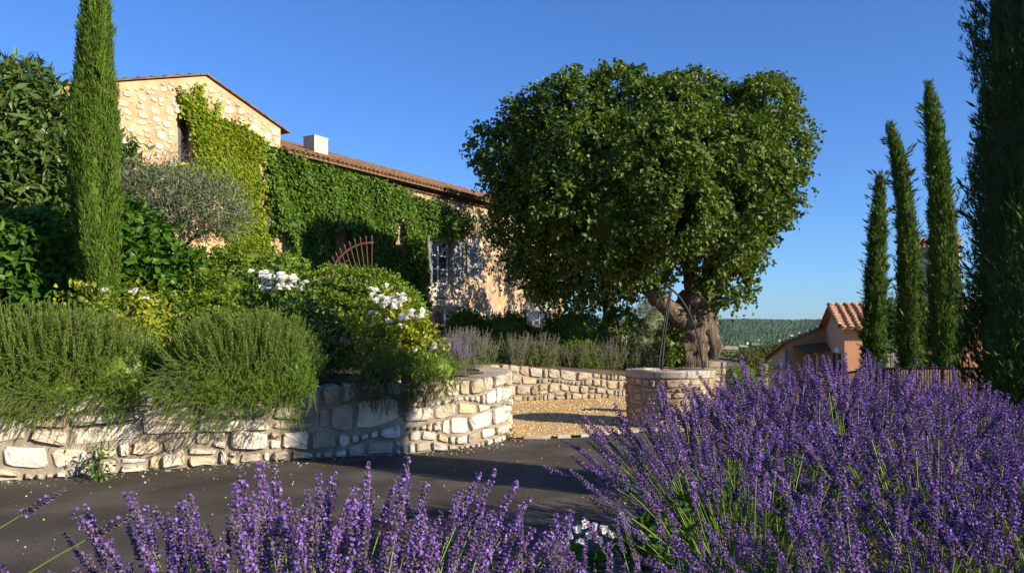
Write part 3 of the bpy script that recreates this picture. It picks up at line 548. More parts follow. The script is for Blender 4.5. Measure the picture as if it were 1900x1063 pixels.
# creepers on the walls
def creeper(name, label, poly, holes, n, mat, y_out, size, wallY, lumps, seed):
    o = thing(name, label, 'climbing plant', tuple(hw([tpx(poly[0][0]), wallY-.02, 1.3]))); inv = -np.array(o.location)
    q = np.asarray(poly, float); P = rng.uniform(q.min(0), q.max(0), (n*4, 2)); P = P[inpoly(P+3*np.stack([wob(np.column_stack([P, 0*P[:, 0]]), .25, 5), wob(np.column_stack([P, 0*P[:, 0]]), .25, 6)], 1), poly)][:n]
    c0 = q.mean(0); tl = []
    for k_ in range(90):
        a = q[k_ % len(q)]; b_ = q[(k_+1) % len(q)]; p0 = a+(b_-a)*rng.random(); dv = nrm(p0-c0)*.8+np.array([.2*rng.normal(), .5*rng.normal()+(.5 if p0[1] > c0[1] else -.1)]); m_ = rng.integers(8, 26); u_ = np.linspace(-.5, 1, m_)[:, None]*rng.uniform(10, 34)
        tl.append(p0+dv*u_+np.stack([2.5*np.sin(u_[:, 0]*.25+k_), 1.5*np.cos(u_[:, 0]*.3+k_)], 1)+rng.normal(size=(m_, 2))*1.2)
    tl = np.concatenate(tl); P = np.concatenate([P, tl[(tl[:, 1] > np.interp(tl[:, 0], [300, 375, 480, 720, 900], [150, 155, 262, 338, 405]))]])
    for h in holes: P = P[~inpoly(P, h)]
    k = (P[:, 0]-950)/F; tt = (k*O2[1]-O2[0])/(D2[0]-D2[1]*k); Yd = O2[1]+D2[1]*tt; z = EYE-(P[:, 1]-HOR)/F*Yd
    p3 = np.column_stack([tt, 0*tt, z]); th = y_out*(.35+.65*np.clip(.5+.6*wob(p3, lumps, seed), 0, 1))*np.sqrt(rng.uniform(.02, 1, len(tt)))
    L = np.column_stack([tt, wallY-.03-th, z]); W_ = hw(L)
    out_n = HM[:3, :3]@np.array([0, -1., 0]); n_ = len(W_)
    A_ = nrm(np.array([0, 0, -1.])+.55*out_n+.55*rng.normal(size=(n_, 3))); Nn = nrm(out_n+np.array([0, 0, .5])+.45*rng.normal(size=(n_, 3)))
    V, Fc = leafV(W_+inv, A_, Nn, size*rng.uniform(.7, 1.25, n_), size*.95*rng.uniform(.8, 1.1, n_)); Geo().add(V, Fc).obj('foliage', mat, o, kind='stuff')
    g = Geo()
    for k_ in range(14):
        a = q[rng.integers(len(q))]*.35+q.mean(0)*.65+rng.normal(size=2)*6; b_ = a+np.array([rng.normal()*12, 45+rng.random()*50])
        pts = [np.array([tpx(a[0]+(b_[0]-a[0])*u+4*math.sin(u*7+k_)), wallY-.035, hz(a[0], a[1]+(b_[1]-a[1])*u)]) for u in np.linspace(0, 1, 7)]
        v, fc = tube(hw(np.array(pts))+inv, .014, 5); g.add(v, fc)
    g.obj('stems', M['twig'], o, kind='stuff'); return o
creeper('climbing_creeper', 'bright yellow-green creeper spreading over the sunny stone gable round its window', IVY_G, HOLE_IVY, 15000, M['lf_ivy_young'], .16, .1, GY, 1.6, 3)
IVY_W = [(482,272),(560,283),(640,312),(720,346),(748,352),(775,372),(815,378),(872,402),(868,425),(845,432),(835,444),(800,448),(790,470),(800,500),(778,512),(785,545),(780,580),(690,560),(600,510),(560,500),(500,470),(496,430),(505,400),(492,360),(497,320)]
creeper('climbing_creeper', 'thick dark green creeper covering the farmhouse wing below the tiled roof', IVY_W, [[(722,402),(742,408),(742,462),(726,455)], [(613,425),(635,425),(632,500),(610,500)], [(500,425),(520,430),(530,470),(500,470)], [(781,452),(793,444),(900,444),(900,560),(781,560)]], 26000, M['lf_ivy'], .42, .115, 0, 1.3, 8)

# ------------------------------------------------------------------ plants
def loc(o): return np.array(o.location)
def core(g, lobes, shrink, m=0, n=10):  # added light blockers hidden within the leaf lobes
    """solid shells added unseen inside the foliage, so that no light leaks through"""
    for c, r in lobes:
        th = np.linspace(.15, math.pi-.15, n); ph = np.linspace(0, 2*math.pi, 2*n, endpoint=False); T_, P_ = np.meshgrid(th, ph, indexing='ij')
        d = np.stack([np.sin(T_)*np.cos(P_), np.sin(T_)*np.sin(P_), np.cos(T_)], -1).reshape(-1, 3); V = np.asarray(c)+d*np.asarray(r)*shrink*(1+.18*wob(d*np.asarray(r), 3, int(abs(c[0])*10))[:, None])
        i, j = np.meshgrid(np.arange(n-1), np.arange(2*n), indexing='ij'); j2 = (j+1) % (2*n)
        g.add(V, np.stack([i*2*n+j, i*2*n+j2, (i+1)*2*n+j2, (i+1)*2*n+j], -1).reshape(-1, 4), m)
def lobe_pts(lobes, n, lo=.8, hi=1.02, thr=.75):
    cs = np.array([c for c, r in lobes]); rs = np.array([np.broadcast_to(r, 3) for c, r in lobes], float); ar = (rs[:, 0]*rs[:, 2]+rs[:, 1]*rs[:, 2]+rs[:, 0]*rs[:, 1]); ar = ar/ar.sum()
    P, D = [], []
    while sum(map(len, P)) < n:
        k = rng.choice(len(cs), n*2, p=ar); d = rdir(n*2); p = cs[k]+rs[k]*d*rng.uniform(lo, hi, (n*2, 1)); ok = np.ones(len(p), bool)
        for j in range(len(cs)): ok &= (np.linalg.norm((p-cs[j])/rs[j], axis=1) > thr) | (k == j)
        P.append(p[ok]); D.append(nrm(d/rs[k])[ok])
    return np.concatenate(P)[:n], np.concatenate(D)[:n]
def shoots(P, D, per, length, droop=.3, spread=.5, up=.3):
    """leaf positions and axes along short shoots"""
    n = len(P); ax = nrm(D+np.array([0, 0, up])+spread*rng.normal(size=(n, 3))*.6); t = rng.uniform(0, 1, (n, per, 1)); ln = length*rng.uniform(.5, 1.3, (n, 1, 1))
    p = P[:, None]+ax[:, None]*t*ln-np.array([0, 0, 1.])*droop*(t**2)*ln+rng.normal(size=(n, per, 3))*length*.16
    a = nrm(ax[:, None]*.6+rng.normal(size=(n, per, 3))*.75-np.array([0, 0, droop*.8])); nn = nrm(D[:, None]*.7+np.array([0, 0, .5])+rng.normal(size=(n, 1, 3))*.45+rng.normal(size=(n, per, 3))*.32)
    return p.reshape(-1, 3), a.reshape(-1, 3), nn.reshape(-1, 3)
def leafy(name, label, cat, base, lobes, nsh, per, size, mat, aspect=.75, length=.3, droop=.3, hexa=False, part='foliage', trunk=None, up=.3, corek=.62, group=None, tmat='twig', spread=.5, fold=.18, ncore=None):
    o = thing(name, label, cat, tuple(base), 0, group); b = np.asarray(base, float); L = [(np.asarray(c)-b, r) for c, r in lobes]
    g = Geo()
    if corek: core(g, [l_ for l_ in L[:ncore] if ncore is None or np.max(l_[1]) > .8], corek)
    P, D = lobe_pts(L, nsh); p, a, nn = shoots(P, D, per, length, droop, spread, up)
    V, Fc = leafV(p, a, nn, size*rng.uniform(.65, 1.25, len(p)), size*aspect*rng.uniform(.8, 1.2, len(p)), fold, hexa); g.add(V, Fc); g.obj(part, mat, o, kind='stuff')
    tg = Geo()
    if trunk is None:
        for k in range(7):
            c, r = L[k % len(L)]; e = np.asarray(c)+rdir(1)[0]*np.asarray(r)*.6; v, fc = tube(spline([(rng.normal()*.05, rng.normal()*.05, -.05), e*np.array([.4, .4, .55]), e], 7), np.linspace(.018, .006, 7), 5); tg.add(v, fc)
        tg.obj('stems', M[tmat], o)
    else:
        for k, (pts, r0, r1) in enumerate(trunk):
            pts = np.asarray(pts, float)-b; v, fc = tube(spline(pts, 14), np.linspace(r0, r1, 14), 9, .12, k); Geo().add(v, fc).obj('trunk' if k == 0 else 'limb', M[tmat], o, True)
    return o
def pxl(px, py, Y, rpx, dy=None, rz=None):
    """ellipsoid lobe from its place and radius in photograph pixels at depth Y"""
    r = rpx/F*Y; return (at(px, py, Y), (r, dy if dy else r, (rz/F*Y if rz else r)))
# --- the great pollarded tree
rng = np.random.default_rng(23)
TY = 21.0
def LB(px, py, r, dY=0, rz=None): return pxl(1203+(px-1203)*.93, 320+(py-320)*(.87 if py < 320 else .98)+8, TY+dY, r*.93, None, rz)
big = [LB(1060,240,108,-.4),LB(960,262,72,.3),LB(1140,205,80,.2),LB(1240,205,86,-.3),LB(1330,195,78,.2),LB(1425,200,72,.3),LB(1460,265,66,.1),LB(1440,330,72,-.3),LB(1380,280,95,-1.2),LB(1280,290,110,-1.6),LB(1160,300,115,-1.5),LB(1060,330,110,-1.1),LB(970,340,72,.2),LB(1120,400,110,-1.4),LB(1230,375,105,-1.8),LB(1340,390,92,-1.2),LB(1410,385,58,.1),LB(1145,450,70,-.5),LB(1270,415,62,-1.0),LB(1375,430,46,-.3),LB(1040,430,80,-.2),LB(1070,170,50,.2),LB(1150,150,38,.1),LB(1435,150,38,.3),LB(1300,140,36,0),LB(1240,150,36,.4),LB(1495,225,38,.3),LB(1200,300,150,1.8),LB(1340,300,140,1.8),LB(1050,300,120,1.6),LB(935,170,18,.2),LB(910,265,40,.2),LB(1375,515,30,-.4),LB(1345,550,22,-.5),LB(1070,490,60,-.2),LB(1380,400,62,.6),LB(1450,390,30,.2),LB(1390,185,62,.2),LB(1310,180,60,.2),LB(1205,185,62,.1),LB(1110,180,56,.2),LB(1010,200,52,.3),LB(935,395,46,.5),LB(985,470,48,.6)]
tb = at(1283, 672, TY); tb[2] = .45
X0 = lambda px, py, dY=0: at(px, py, TY+dY)
big = [(c, np.array(r)*.86) for c, r in big]; nbig = len(big); _P, _D = lobe_pts(big, 120, .78, .95, .7); _k = rng.uniform(.32, .74, 120); big += [(p, (r_, r_, r_*1.1)) for p, r_ in zip(_P, _k)]
trunk = [([tb+[0, 0, -.3], X0(1284,640), X0(1287,600), X0(1290,565), X0(1298,520)], .56, .4)]
bigtree = leafy('linden_tree', 'great old broad-crowned tree with gnarled trunk behind the stone well', 'tree', tb, big, 9000, 14, .118, M['lf_linden'], .82, .34, .55, part='crown', trunk=[], corek=.5, ncore=nbig, up=.15, tmat='bark')
g = Geo(); cl = spline([tb+[0, 0, -.4], tb+[0, 0, .05], X0(1282,645), X0(1286,612), X0(1288,580), X0(1296,545)], 46)-tb; rr = np.interp(np.linspace(0, 1, 46), [0, .15, .35, .55, .72, 1], [.62, .54, .5, .6, .62, .42])
v, fc = tube(cl, rr, 56, .13, 3); ang_ = np.tile(np.arange(56)/56*6.283, 46); c_ = np.repeat(cl, 56, 0); kk = 1+.055*np.sin(ang_*11+2.2*wob(c_[:, :1]*0+v, 2.5, 5)*2)+.03*np.sin(ang_*23+v[:, 2]*3); v = c_+(v-c_)*kk[:, None]; g.add(v, fc)
v, fc = tube(spline([X0(1322,672), X0(1322,652,-.1), X0(1310,640,-.1)], 8)-tb, [.1, .17, .2, .22, .2, .17, .13, .08], 14, .2, 9); 
g.obj('trunk', M['bark'], bigtree, True)
k = 0
for pts, r0, r1 in [([X0(1286,612,-.2), X0(1255,585,-.4), X0(1228,560,-.5), X0(1214,540,-.5)], .3, .14), ([X0(1214,546,-.5), X0(1200,515,-.5), X0(1170,470,-.3), X0(1120,400,0)], .15, .06), ([X0(1296,590), X0(1315,550), X0(1345,510), X0(1372,470), X0(1400,380)], .36, .1), ([X0(1292,570), X0(1285,520,.2), X0(1270,450,.2), X0(1250,330,.2)], .3, .1), ([X0(1302,560), X0(1318,500,.1), X0(1325,430,.2), X0(1330,300,.2)], .24, .08), ([X0(1218,560,-.5), X0(1207,546,-.7), X0(1203,540,-.8)], .16, .12), ([X0(1322,665,-.25), X0(1326,645,-.3), X0(1318,620,-.3), X0(1306,605,-.2)], .14, .26)]:
    v, fc = tube(spline(np.array(pts)-tb, 18), np.linspace(r0, r1, 18), 16, .13, 20+k); Geo().add(v, fc).obj('limb', M['bark'], bigtree, True); k += 1
# --- second tree behind its left side
T2 = 29.0; b2 = at(1131, 650, T2); b2[2] = .95
L2b = [pxl(1000,440,T2,62),pxl(960,400,T2,50),pxl(1060,420,T2,76),pxl(1110,480,T2,70),pxl(1050,490,T2,62),pxl(985,490,T2,46),pxl(1170,490,T2,66),pxl(1095,525,T2-.6,44),pxl(1045,540,T2-.5,32),pxl(935,430,T2,28),pxl(1190,530,T2-.5,34),pxl(1010,340,T2,66),pxl(1090,320,T2,76),pxl(960,330,T2,44),pxl(1160,430,33,60),pxl(1230,430,34,60),pxl(1120,380,32,60),pxl(1200,500,33.5,44)]  # upper and right-hand lobes, unseen behind the great crown, added to dapple the wing
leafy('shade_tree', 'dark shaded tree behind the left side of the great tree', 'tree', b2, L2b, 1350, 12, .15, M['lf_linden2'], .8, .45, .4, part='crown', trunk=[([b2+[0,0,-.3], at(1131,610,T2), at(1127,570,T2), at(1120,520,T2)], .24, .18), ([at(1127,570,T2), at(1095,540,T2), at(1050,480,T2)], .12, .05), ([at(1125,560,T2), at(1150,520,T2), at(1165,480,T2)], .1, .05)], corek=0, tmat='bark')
leafy('sprouting_vine', 'bunch of broad green leaves sprouting beside the second trunk', 'plant', at(1145,640,23.5)*[1,1,0]+[0,0,.7], [pxl(1150,592,23.5,22,.3,12), pxl(1140,600,23.5,14,.25), pxl(1168,585,23.5,10)], 60, 8, .17, M['lf_broad'], .5, .25, .6, corek=0)
# --- cypresses
rng = np.random.default_rng(31)
def cypress(label, base, prof, cx_, nb, blade, mat, depth_r=1.0, out=.1, group='tall slim cypresses', tufts=(), wisp=.0):
    """prof: list of (z, radius); cx_: list of (z, dx) for a leaning or curved tip; z above the base"""
    o = thing('cypress_tree', label, 'tree', tuple(base), 0, group); zs = np.array([p[0] for p in prof]); rs = np.array([p[1] for p in prof]); cz_ = np.array([p[0] for p in cx_]); cd = np.array([p[1] for p in cx_])
    rad_ = lambda z: np.interp(z, zs, rs); off = lambda z: np.interp(z, cz_, cd)
    zmin, zmax = zs[0], zs[-1]; zc = np.linspace(zmin, zmax, 300); pdf = rad_(zc)+.02; cdf = np.cumsum(pdf)/pdf.sum(); tz = np.interp(rng.uniform(0, 1, nb//9), cdf, zc)
    th = rng.uniform(0, 2*math.pi, len(tz)); ph_ = rng.uniform(0, 6, 3); lump = 1+.12*np.sin(th*4+tz*1.3+ph_[0])+.1*np.sin(th*7-tz*2.3+ph_[1])+.07*np.sin(tz*5+th*2+ph_[2])+.07*rng.normal(size=len(tz)); r = rad_(tz)*lump*rng.uniform(.84, 1.03, len(tz))
    d = np.stack([np.cos(th), np.sin(th), 0*th], 1); P = d*r[:, None]+np.column_stack([off(tz), 0*tz, tz]); tl = blade*rng.uniform(.6, 1.5, len(tz))
    per = 9; ax = nrm(np.array([0, 0, 1.])+d*out*rng.uniform(.3, 2.2, (len(tz), 1))+.13*rng.normal(size=(len(tz), 3)))
    if wisp:
        far = rng.random(len(tz)) < wisp; ax[far] = nrm(ax[far]+d[far]*.9); tl[far] *= 1.7
    u = rng.uniform(-.3, .75, (len(tz), per, 1)); p = P[:, None]+ax[:, None]*u*tl[:, None, None]+rng.normal(size=(len(tz), per, 3))*tl[:, None, None]*.09
    a = nrm(ax[:, None]+.28*rng.normal(size=(len(tz), per, 3))+d[:, None]*.12); nn = nrm(d[:, None]+.6*rng.normal(size=(len(tz), per, 3)))
    p, a, nn = (q_.reshape(-1, 3) for q_ in (p, a, nn)); L = np.repeat(tl, per)*rng.uniform(.45, .9, len(p))
    g = Geo(); V, Fc = leafV(p, a, nn, L, L*.2, .1); g.add(V, Fc)
    zc = np.linspace(zmin-.02, zmax*.985, 60); cv, cf = tube(np.column_stack([off(zc), 0*zc, zc]), np.maximum(rad_(zc)*.86, .01), 18, .06, 4); g.add(cv, cf)  # unseen solid core added within the sprays to block light
    g.obj('foliage', mat, o, kind='stuff')
    v, fc = tube([(0, 0, -.2), (0, 0, zmin+.4)], [.11, .09], 8); Geo().add(v, fc).obj('trunk', M['bark'], o, True); return o
YC = 11.2; cb = at(175, 600, YC); cb[2] = .95; s_ = YC/F
cypress('tall bright green cypress at left in front of the stone gable', cb, [(.25,.1),(.6,.15),(1.2,25*s_),(2.2,36*s_),(3.1,39*s_),(3.9,33*s_),(4.5,25*s_),(5.2,18*s_),(6.0,10*s_),(6.6,.02)], [(0,.13),(1.2,.08),(2.5,0),(4,0),(5.5,.03),(8,.1)], 100000, .085, M['lf_cyp'], out=.1)
def right_cyp(label, Y, px_b, z0, rows, nb, blade, tip, group='tall slim cypresses'):
    b = np.array([atx(px_b, Y), Y, z0]); prof = [(.12, rows[0][2]/F*Y*.8)]; cxs = []
    for py, px, hw_ in rows: z = atz(py, Y)-z0; prof.append((z, hw_/F*Y*.78)); cxs.append((z, (px-px_b)/F*Y))
    return cypress(label, b, prof, cxs, nb, blade, M['lf_cyp_mid'], out=.1, group=group, wisp=.04)
right_cyp('shortest and leftmost of the slim cypresses beside the pink house', 23.5, 1622, -.75, [(690,1622,24),(640,1622,24),(560,1624,20),(460,1627,17),(400,1630,13),(350,1632,8),(330,1633,3)], 34000, .14, 0)
right_cyp('slim cypress with its tip bent left, second from the pink house', 20.0, 1692, -.3, [(690,1694,28),(600,1692,26),(480,1686,21),(380,1678,17),(300,1667,13),(255,1656,9),(232,1649,4)], 42000, .12, 0)
right_cyp('taller slim cypress standing just left of the huge dark one', 17.0, 1752, .05, [(690,1752,31),(560,1753,30),(430,1748,25),(320,1741,20),(240,1733,16),(190,1727,11),(160,1722,4)], 46000, .11, 0)
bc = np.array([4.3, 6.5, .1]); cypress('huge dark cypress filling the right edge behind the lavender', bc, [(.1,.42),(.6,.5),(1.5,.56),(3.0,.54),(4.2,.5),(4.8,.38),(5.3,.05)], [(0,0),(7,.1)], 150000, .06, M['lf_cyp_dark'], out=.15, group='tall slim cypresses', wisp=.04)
right_cyp('thin green cypress showing just right of the gnarled trunk', 28.0, 1317, .3, [(690,1317,14),(640,1317,15),(590,1317,11),(555,1317,6),(530,1317,1)], 5000, .22, 0)

# --- left background planting
leafy('loquat_tree', 'dark long-leaved tree at the far left behind the tall cypress', 'tree', (atx(40,15), 15, 1.2), [pxl(20,200,15,75),pxl(85,250,15,62),pxl(100,330,15.4,80),pxl(20,320,15,90),pxl(60,400,15.2,90),pxl(-50,280,15,90),pxl(215,320,15.6,34),pxl(170,270,15.6,40),pxl(180,350,15.8,60),pxl(40,480,15.4,80)], 1500, 12, .26, M['lf_loquat'], .3, .42, .55, trunk=[([(atx(45,15),15,1.0), at(45,480,15), at(35,380,15)], .12, .08), ([at(45,480,15), at(110,400,15), at(150,300,15)], .08, .03)], part='crown', corek=.6, tmat='twig', fold=.1)
leafy('broadleaf_shrub', 'fresh green broad-leaved shrub left of the tall cypress', 'shrub', (atx(60,12), 12, 1.05), [pxl(20,470,12,60),pxl(85,465,12,55),pxl(130,490,12,40),pxl(60,530,12,70),pxl(130,545,12,45),pxl(-30,500,12,60)], 620, 9, .15, M['lf_broad'], .62, .3, .45, hexa=True, corek=.6)
leafy('broadleaf_shrub', 'shaded broad-leaved shrub between the tall cypress and the olive tree', 'shrub', (atx(260,13), 13, 1.1), [pxl(245,440,13,45),pxl(255,490,13,55),pxl(300,500,13,45),pxl(240,540,12.8,50),pxl(290,545,12.8,40)], 520, 9, .15, M['lf_broad'], .62, .3, .45, hexa=True, corek=.6)
ob = np.array([atx(325,14.2), 14.2, 1.2])
ol = leafy('olive_tree', 'grey-green olive tree with bare stems in front of the gable', 'tree', ob, [pxl(265,365,14.2,45,.5,34),pxl(320,365,14.2,55,.6,36),pxl(380,390,14,52,.6,34),pxl(340,405,13.8,55,.6,28),pxl(420,405,14,28,.4,18),pxl(285,400,14,45,.5,28)], 1250, 12, .1, M['lf_olive'], .2, .34, -.2, trunk=[([ob+[0,0,-.2], at(328,480,14.2), at(318,450,14.2), at(300,410,14.2)], .05, .03), ([at(326,478,14.2), at(345,455,14.2), at(375,420,14.2)], .045, .02), ([at(327,480,14.2), at(335,440,14.2), at(335,395,14.2)], .04, .02), ([at(345,455,14.2), at(362,440,14.1), at(400,425,14.1)], .03, .015), ([at(318,450,14.2), at(290,435,14.2), at(262,400,14.2)], .025, .012)], part='crown', corek=.0, up=.6)
rng = np.random.default_rng(37)
# --- rambling rose hedge
hedge_l = [pxl(330,500,14,60,.6,34),pxl(400,505,14,60,.6,38),pxl(470,500,14,60,.6,38),pxl(440,545,13,80,.6,40),pxl(340,550,13,70,.6,36),pxl(520,520,13.6,50,.6,36),pxl(400,590,12.4,90,.5,36),pxl(290,600,12.2,80,.5,40),pxl(480,600,12,60,.5,36)]
hd = leafy('rambling_rose', 'sunlit clipped green rambler below the olive tree', 'shrub', (atx(420,14), 14, 1.1), hedge_l, 1500, 12, .07, M['lf_hedge'], .65, .16, .2, corek=.75)
ram_l = [pxl(560,540,14,50,.6,26),pxl(630,530,14,50,.6,26),pxl(690,535,14,46,.6,26),pxl(735,560,13.8,34,.5,24),pxl(680,585,13.4,70,.6,28),pxl(590,580,13.4,70,.6,30),pxl(755,585,13.4,26,.5,26),pxl(500,515,14.2,40,.5,24)]
ram = leafy('rambling_rose', 'wide rambling rose with faded tan blossoms under the arched gate', 'shrub', (atx(640,14), 14, 1.1), ram_l, 1500, 12, .07, M['lf_hedge'], .65, .17, .2, corek=.75)
def petals(r=.05, n=10, m=0):
    a = rng.uniform(0, 6.28, n); el = rng.uniform(.1, 1.2, n); A_ = np.stack([np.cos(a)*np.cos(el), np.sin(a)*np.cos(el), np.sin(el)], 1)
    V, Fc = leafV(A_*r*.1, A_, np.array([[0, 0, 1.]])+0*A_, r*rng.uniform(.8, 1.1, n), r*.95, .2, True); return [(V, Fc, m)]
DRY = [petals(.045, 7) for _ in range(4)]; ROSE = [petals(.05, 16) for _ in range(5)]
def blooms_stuff(o, lobes, n, var, mat, s, name, region=None):
    L = [(np.asarray(c)-loc(o), r) for c, r in lobes]; P, D = lobe_pts(L, n*3, .98, 1.1); keep = (D[:, 1] < .3); P, D = P[keep][:n], D[keep][:n]
    k = rng.integers(0, max(2, n//5), len(P)); P = P*.45+P[k % len(P)]*.55 if False else P
    P2 = np.concatenate([P+rng.normal(size=P.shape)*.05 for _ in range(3)]); D2_ = np.concatenate([D]*3); g = Geo(); scatter(g, var, P2, rots(D2_+.3*rng.normal(size=D2_.shape), rng.uniform(0, 6, len(P2))), s*rng.uniform(.6, 1.2, len(P2))); g.obj(name, mat, o, kind='stuff')
blooms_stuff(ram, ram_l, 150, DRY, M['fl_dry'], .85, 'faded_blossoms'); blooms_stuff(hd, hedge_l[1:], 36, DRY, M['fl_dry'], .7, 'faded_blossoms')
# --- rose bushes with white blooms
rose_meshes = None
def rose(label, base, lobes, mat, spots, nsh, size=.075, aspect=.62, rs=1.0):
    global rose_meshes
    o = leafy('rose_bush', label, 'rose bush', base, lobes, nsh, 8, size, M[mat], aspect, .22, .25, True, corek=.35, up=.5)
    if rose_meshes is None: rose_meshes = [Geo().add(b[0][0], b[0][1]).mesh('rose_bloom', M['fl_white']) for b in ROSE]
    for px, py, Y, n in spots:
        c = at(px, py, Y)
        for k in range(n):
            p = c+np.array([rng.normal()*.075, rng.normal()*.06, rng.normal()*.04])-loc(o); q_ = link('rose_bloom', random.choice(rose_meshes), o); q_.location = p; q_.scale = [rs*random.uniform(.8, 1.25)]*3; q_.rotation_euler = (R(random.uniform(10, 60)), R(random.uniform(-30, 30)), random.uniform(-1, 1)+.2)
    return o
rose('yellow-green rose bush between the two big rosemary mounds', (atx(240,10.3), 10.3, .95), [pxl(240,575,10.3,40),pxl(215,600,10.3,30),pxl(270,600,10.3,32),pxl(245,630,10.2,36),pxl(150,555,10.6,20)], 'lf_lime', [(258,541,10.1,2),(272,548,10.1,1),(208,545,10.3,1)], 130)
rose('dark-leaved rose bush topped by two big clusters of white roses', (atx(550,10.6), 10.6, .95), [pxl(540,570,10.6,42),pxl(500,550,10.6,34),pxl(570,610,10.5,46),pxl(590,650,10.4,40),pxl(530,630,10.6,50)], 'lf_rose', [(500,518,10.4,11),(490,512,10.4,6),(532,517,10.4,10),(522,530,10.4,8),(545,528,10.4,6),(508,536,10.4,7),(563,520,10.4,2),(555,540,10.4,3),(572,585,10.4,2)], 330)
rose('rose bush with lime-yellow leaves and white roses above the wall end', (atx(720,10.9), 10.9, .95), [pxl(700,615,10.9,42),pxl(745,625,10.9,36),pxl(680,640,10.8,36),pxl(755,650,10.7,34),pxl(785,645,10.8,24),pxl(720,592,11,30)], 'lf_lime', [(705,562,10.7,7),(722,560,10.7,8),(738,563,10.7,7),(728,557,10.7,5),(700,539,10.8,4),(748,556,10.7,3),(770,582,10.6,4),(757,590,10.6,4),(740,600,10.6,2),(805,656,10.5,2),(775,655,10.5,1),(690,585,10.8,3)], 330)
# --- upright needle shoots: rosemary and relatives
def shoot_var(n, L, nl, wd, mats=(0, 1)):
    """one leafy shoot along +z, slightly curved"""
    out_ = []
    for _ in range(n):
        t = np.sort(rng.uniform(.12, 1, nl)); bend = rng.uniform(-.12, .12, 2); P = np.column_stack([bend[0]*t**2, bend[1]*t**2, t]); th = np.arange(nl)*2.4+rng.uniform(0, 6); d = np.stack([np.cos(th), np.sin(th), 0*th], 1)
        V, Fc = leafV(P, nrm(d*.75+np.array([0, 0, .9])+.15*rng.normal(size=(nl, 3))), d*-.4+np.array([0, 0, 1.]), L*(1.1-.5*t)*rng.uniform(.8, 1.2, nl), wd, .15)
        sv, sf = tube(np.column_stack([bend[0]*np.linspace(0, 1, 5)**2, bend[1]*np.linspace(0, 1, 5)**2, np.linspace(0, 1, 5)]), .006, 3, cap=False)
        out_.append([(V, Fc, mats[0]), (sv, np.array(sf), mats[1])])
    return out_
RS = shoot_var(7, .115, 60, .02)
def dirs_from(n, tilt_lo, tilt_hi, az0=0, az1=6.283):
    tl = np.radians(rng.uniform(tilt_lo, tilt_hi, n)); az = rng.uniform(az0, az1, n); return np.stack([np.sin(tl)*np.cos(az), np.sin(tl)*np.sin(az), np.cos(tl)], 1)
def rosemary(label, x0, x1, Y0, n, top, hang, zb=.95, over=.25, hangn=260, name='rosemary_shrub'):
    c = np.array([(x0+x1)/2, Y0, zb]); o = thing(name, label, 'shrub', tuple(c)); hw_ = (x1-x0)/2; g = Geo()
    u = rng.uniform(-1, 1, n); v_ = rng.uniform(-1, 1, n); keep = u**2+v_**2 < 1; u, v_ = u[keep], v_[keep]; m_ = len(u)
    z = top*.62*np.maximum(0, 1-np.abs(u)**2.6)**.6*np.sqrt(1-.5*v_**2)*rng.uniform(.35, 1, m_)
    P = np.stack([u*hw_*.92, v_*.5-.06+u*.0+(u*hw_)*.5, z], 1); D = nrm(np.stack([u*.3+.45*u**5, v_*.3-.06-.3*np.abs(u)**5, 1+0*u], 1)+.12*rng.normal(size=(m_, 3)))
    scatter(g, RS, P-D*.1, rots(D, rng.uniform(0, 6, m_)), top*.43*rng.uniform(.75, 1.15, m_))
    # shoots that spill forward over the wall
    u = rng.uniform(-1, 1, hangn); ax = np.stack([u*.25+.1*rng.normal(size=hangn), -.75+.15*rng.normal(size=hangn), rng.uniform(-.9, .55, hangn)], 1); lift = np.where(rng.random(hangn) < .55, -hang*rng.random(hangn)**1.6, rng.uniform(-.05, .4, hangn))
    lift = np.where(lift < 0, lift*(.5+.5*(.5+.5*np.sin(u*5.5+c[0]*3)))*(1-.75*np.abs(u)**5), lift*(1-.6*np.abs(u)**4)); P = np.stack([u*hw_, -.36-.14*np.clip(-lift/hang, 0, 1)-.12*rng.random(hangn)+u*hw_*.5, lift], 1); ax = nrm(ax+np.array([0, .35, -.5])*np.clip(-lift/hang, 0, 1)[:, None])
    scatter(g, RS, P, rots(ax, rng.uniform(0, 6, hangn)), .23*rng.uniform(.7, 1.25, hangn))
    L = [(np.array([k*hw_*.55, k*hw_*.28+.05, top*.15]), (hw_*.42, .34, top*.4)) for k in (-1, 0, 1)]; core(g, L, .9, 0, 7)
    g.obj('foliage', [M['lf_rosemary'], M['rose_stem']], o, kind='stuff'); return o
rosemary('large rosemary mound spilling over the wall at far left', -6.3, -4.12, 8.95, 2400, 1.05, .42, hangn=1500)
rosemary('rosemary mound over the wall in front of the dark rose bush', -3.82, -2.32, 9.55, 1600, 1.0, .46, hangn=1000)
rosemary('low brown-tipped rosemary trailing over the wall end', -1.95, -.75, 10.75, 800, .5, .4, zb=1.0, hangn=330)
# dry trailing twigs
o = thing('trailing_shrub', 'brown half-dry trailing shrub hanging down the wall face', 'shrub', (-1.5, 10.45, 1.0)); g = Geo(); n = 300; u = rng.uniform(-1, 1, n); zz_ = rng.uniform(-.38, .12, n)*(1-.55*np.abs(u)); P = np.stack([u*.5, -.18-.12*rng.random(n)+u*.3, zz_], 1); ax = nrm(np.stack([.3*rng.normal(size=n), -.5+.2*rng.normal(size=n), -.7+.5*rng.normal(size=n)], 1))
scatter(g, RS, P, rots(ax, rng.uniform(0, 6, n)), .2*rng.uniform(.7, 1.3, n)); g.obj('foliage', [M['lf_dry'], M['twig']], o, kind='stuff')
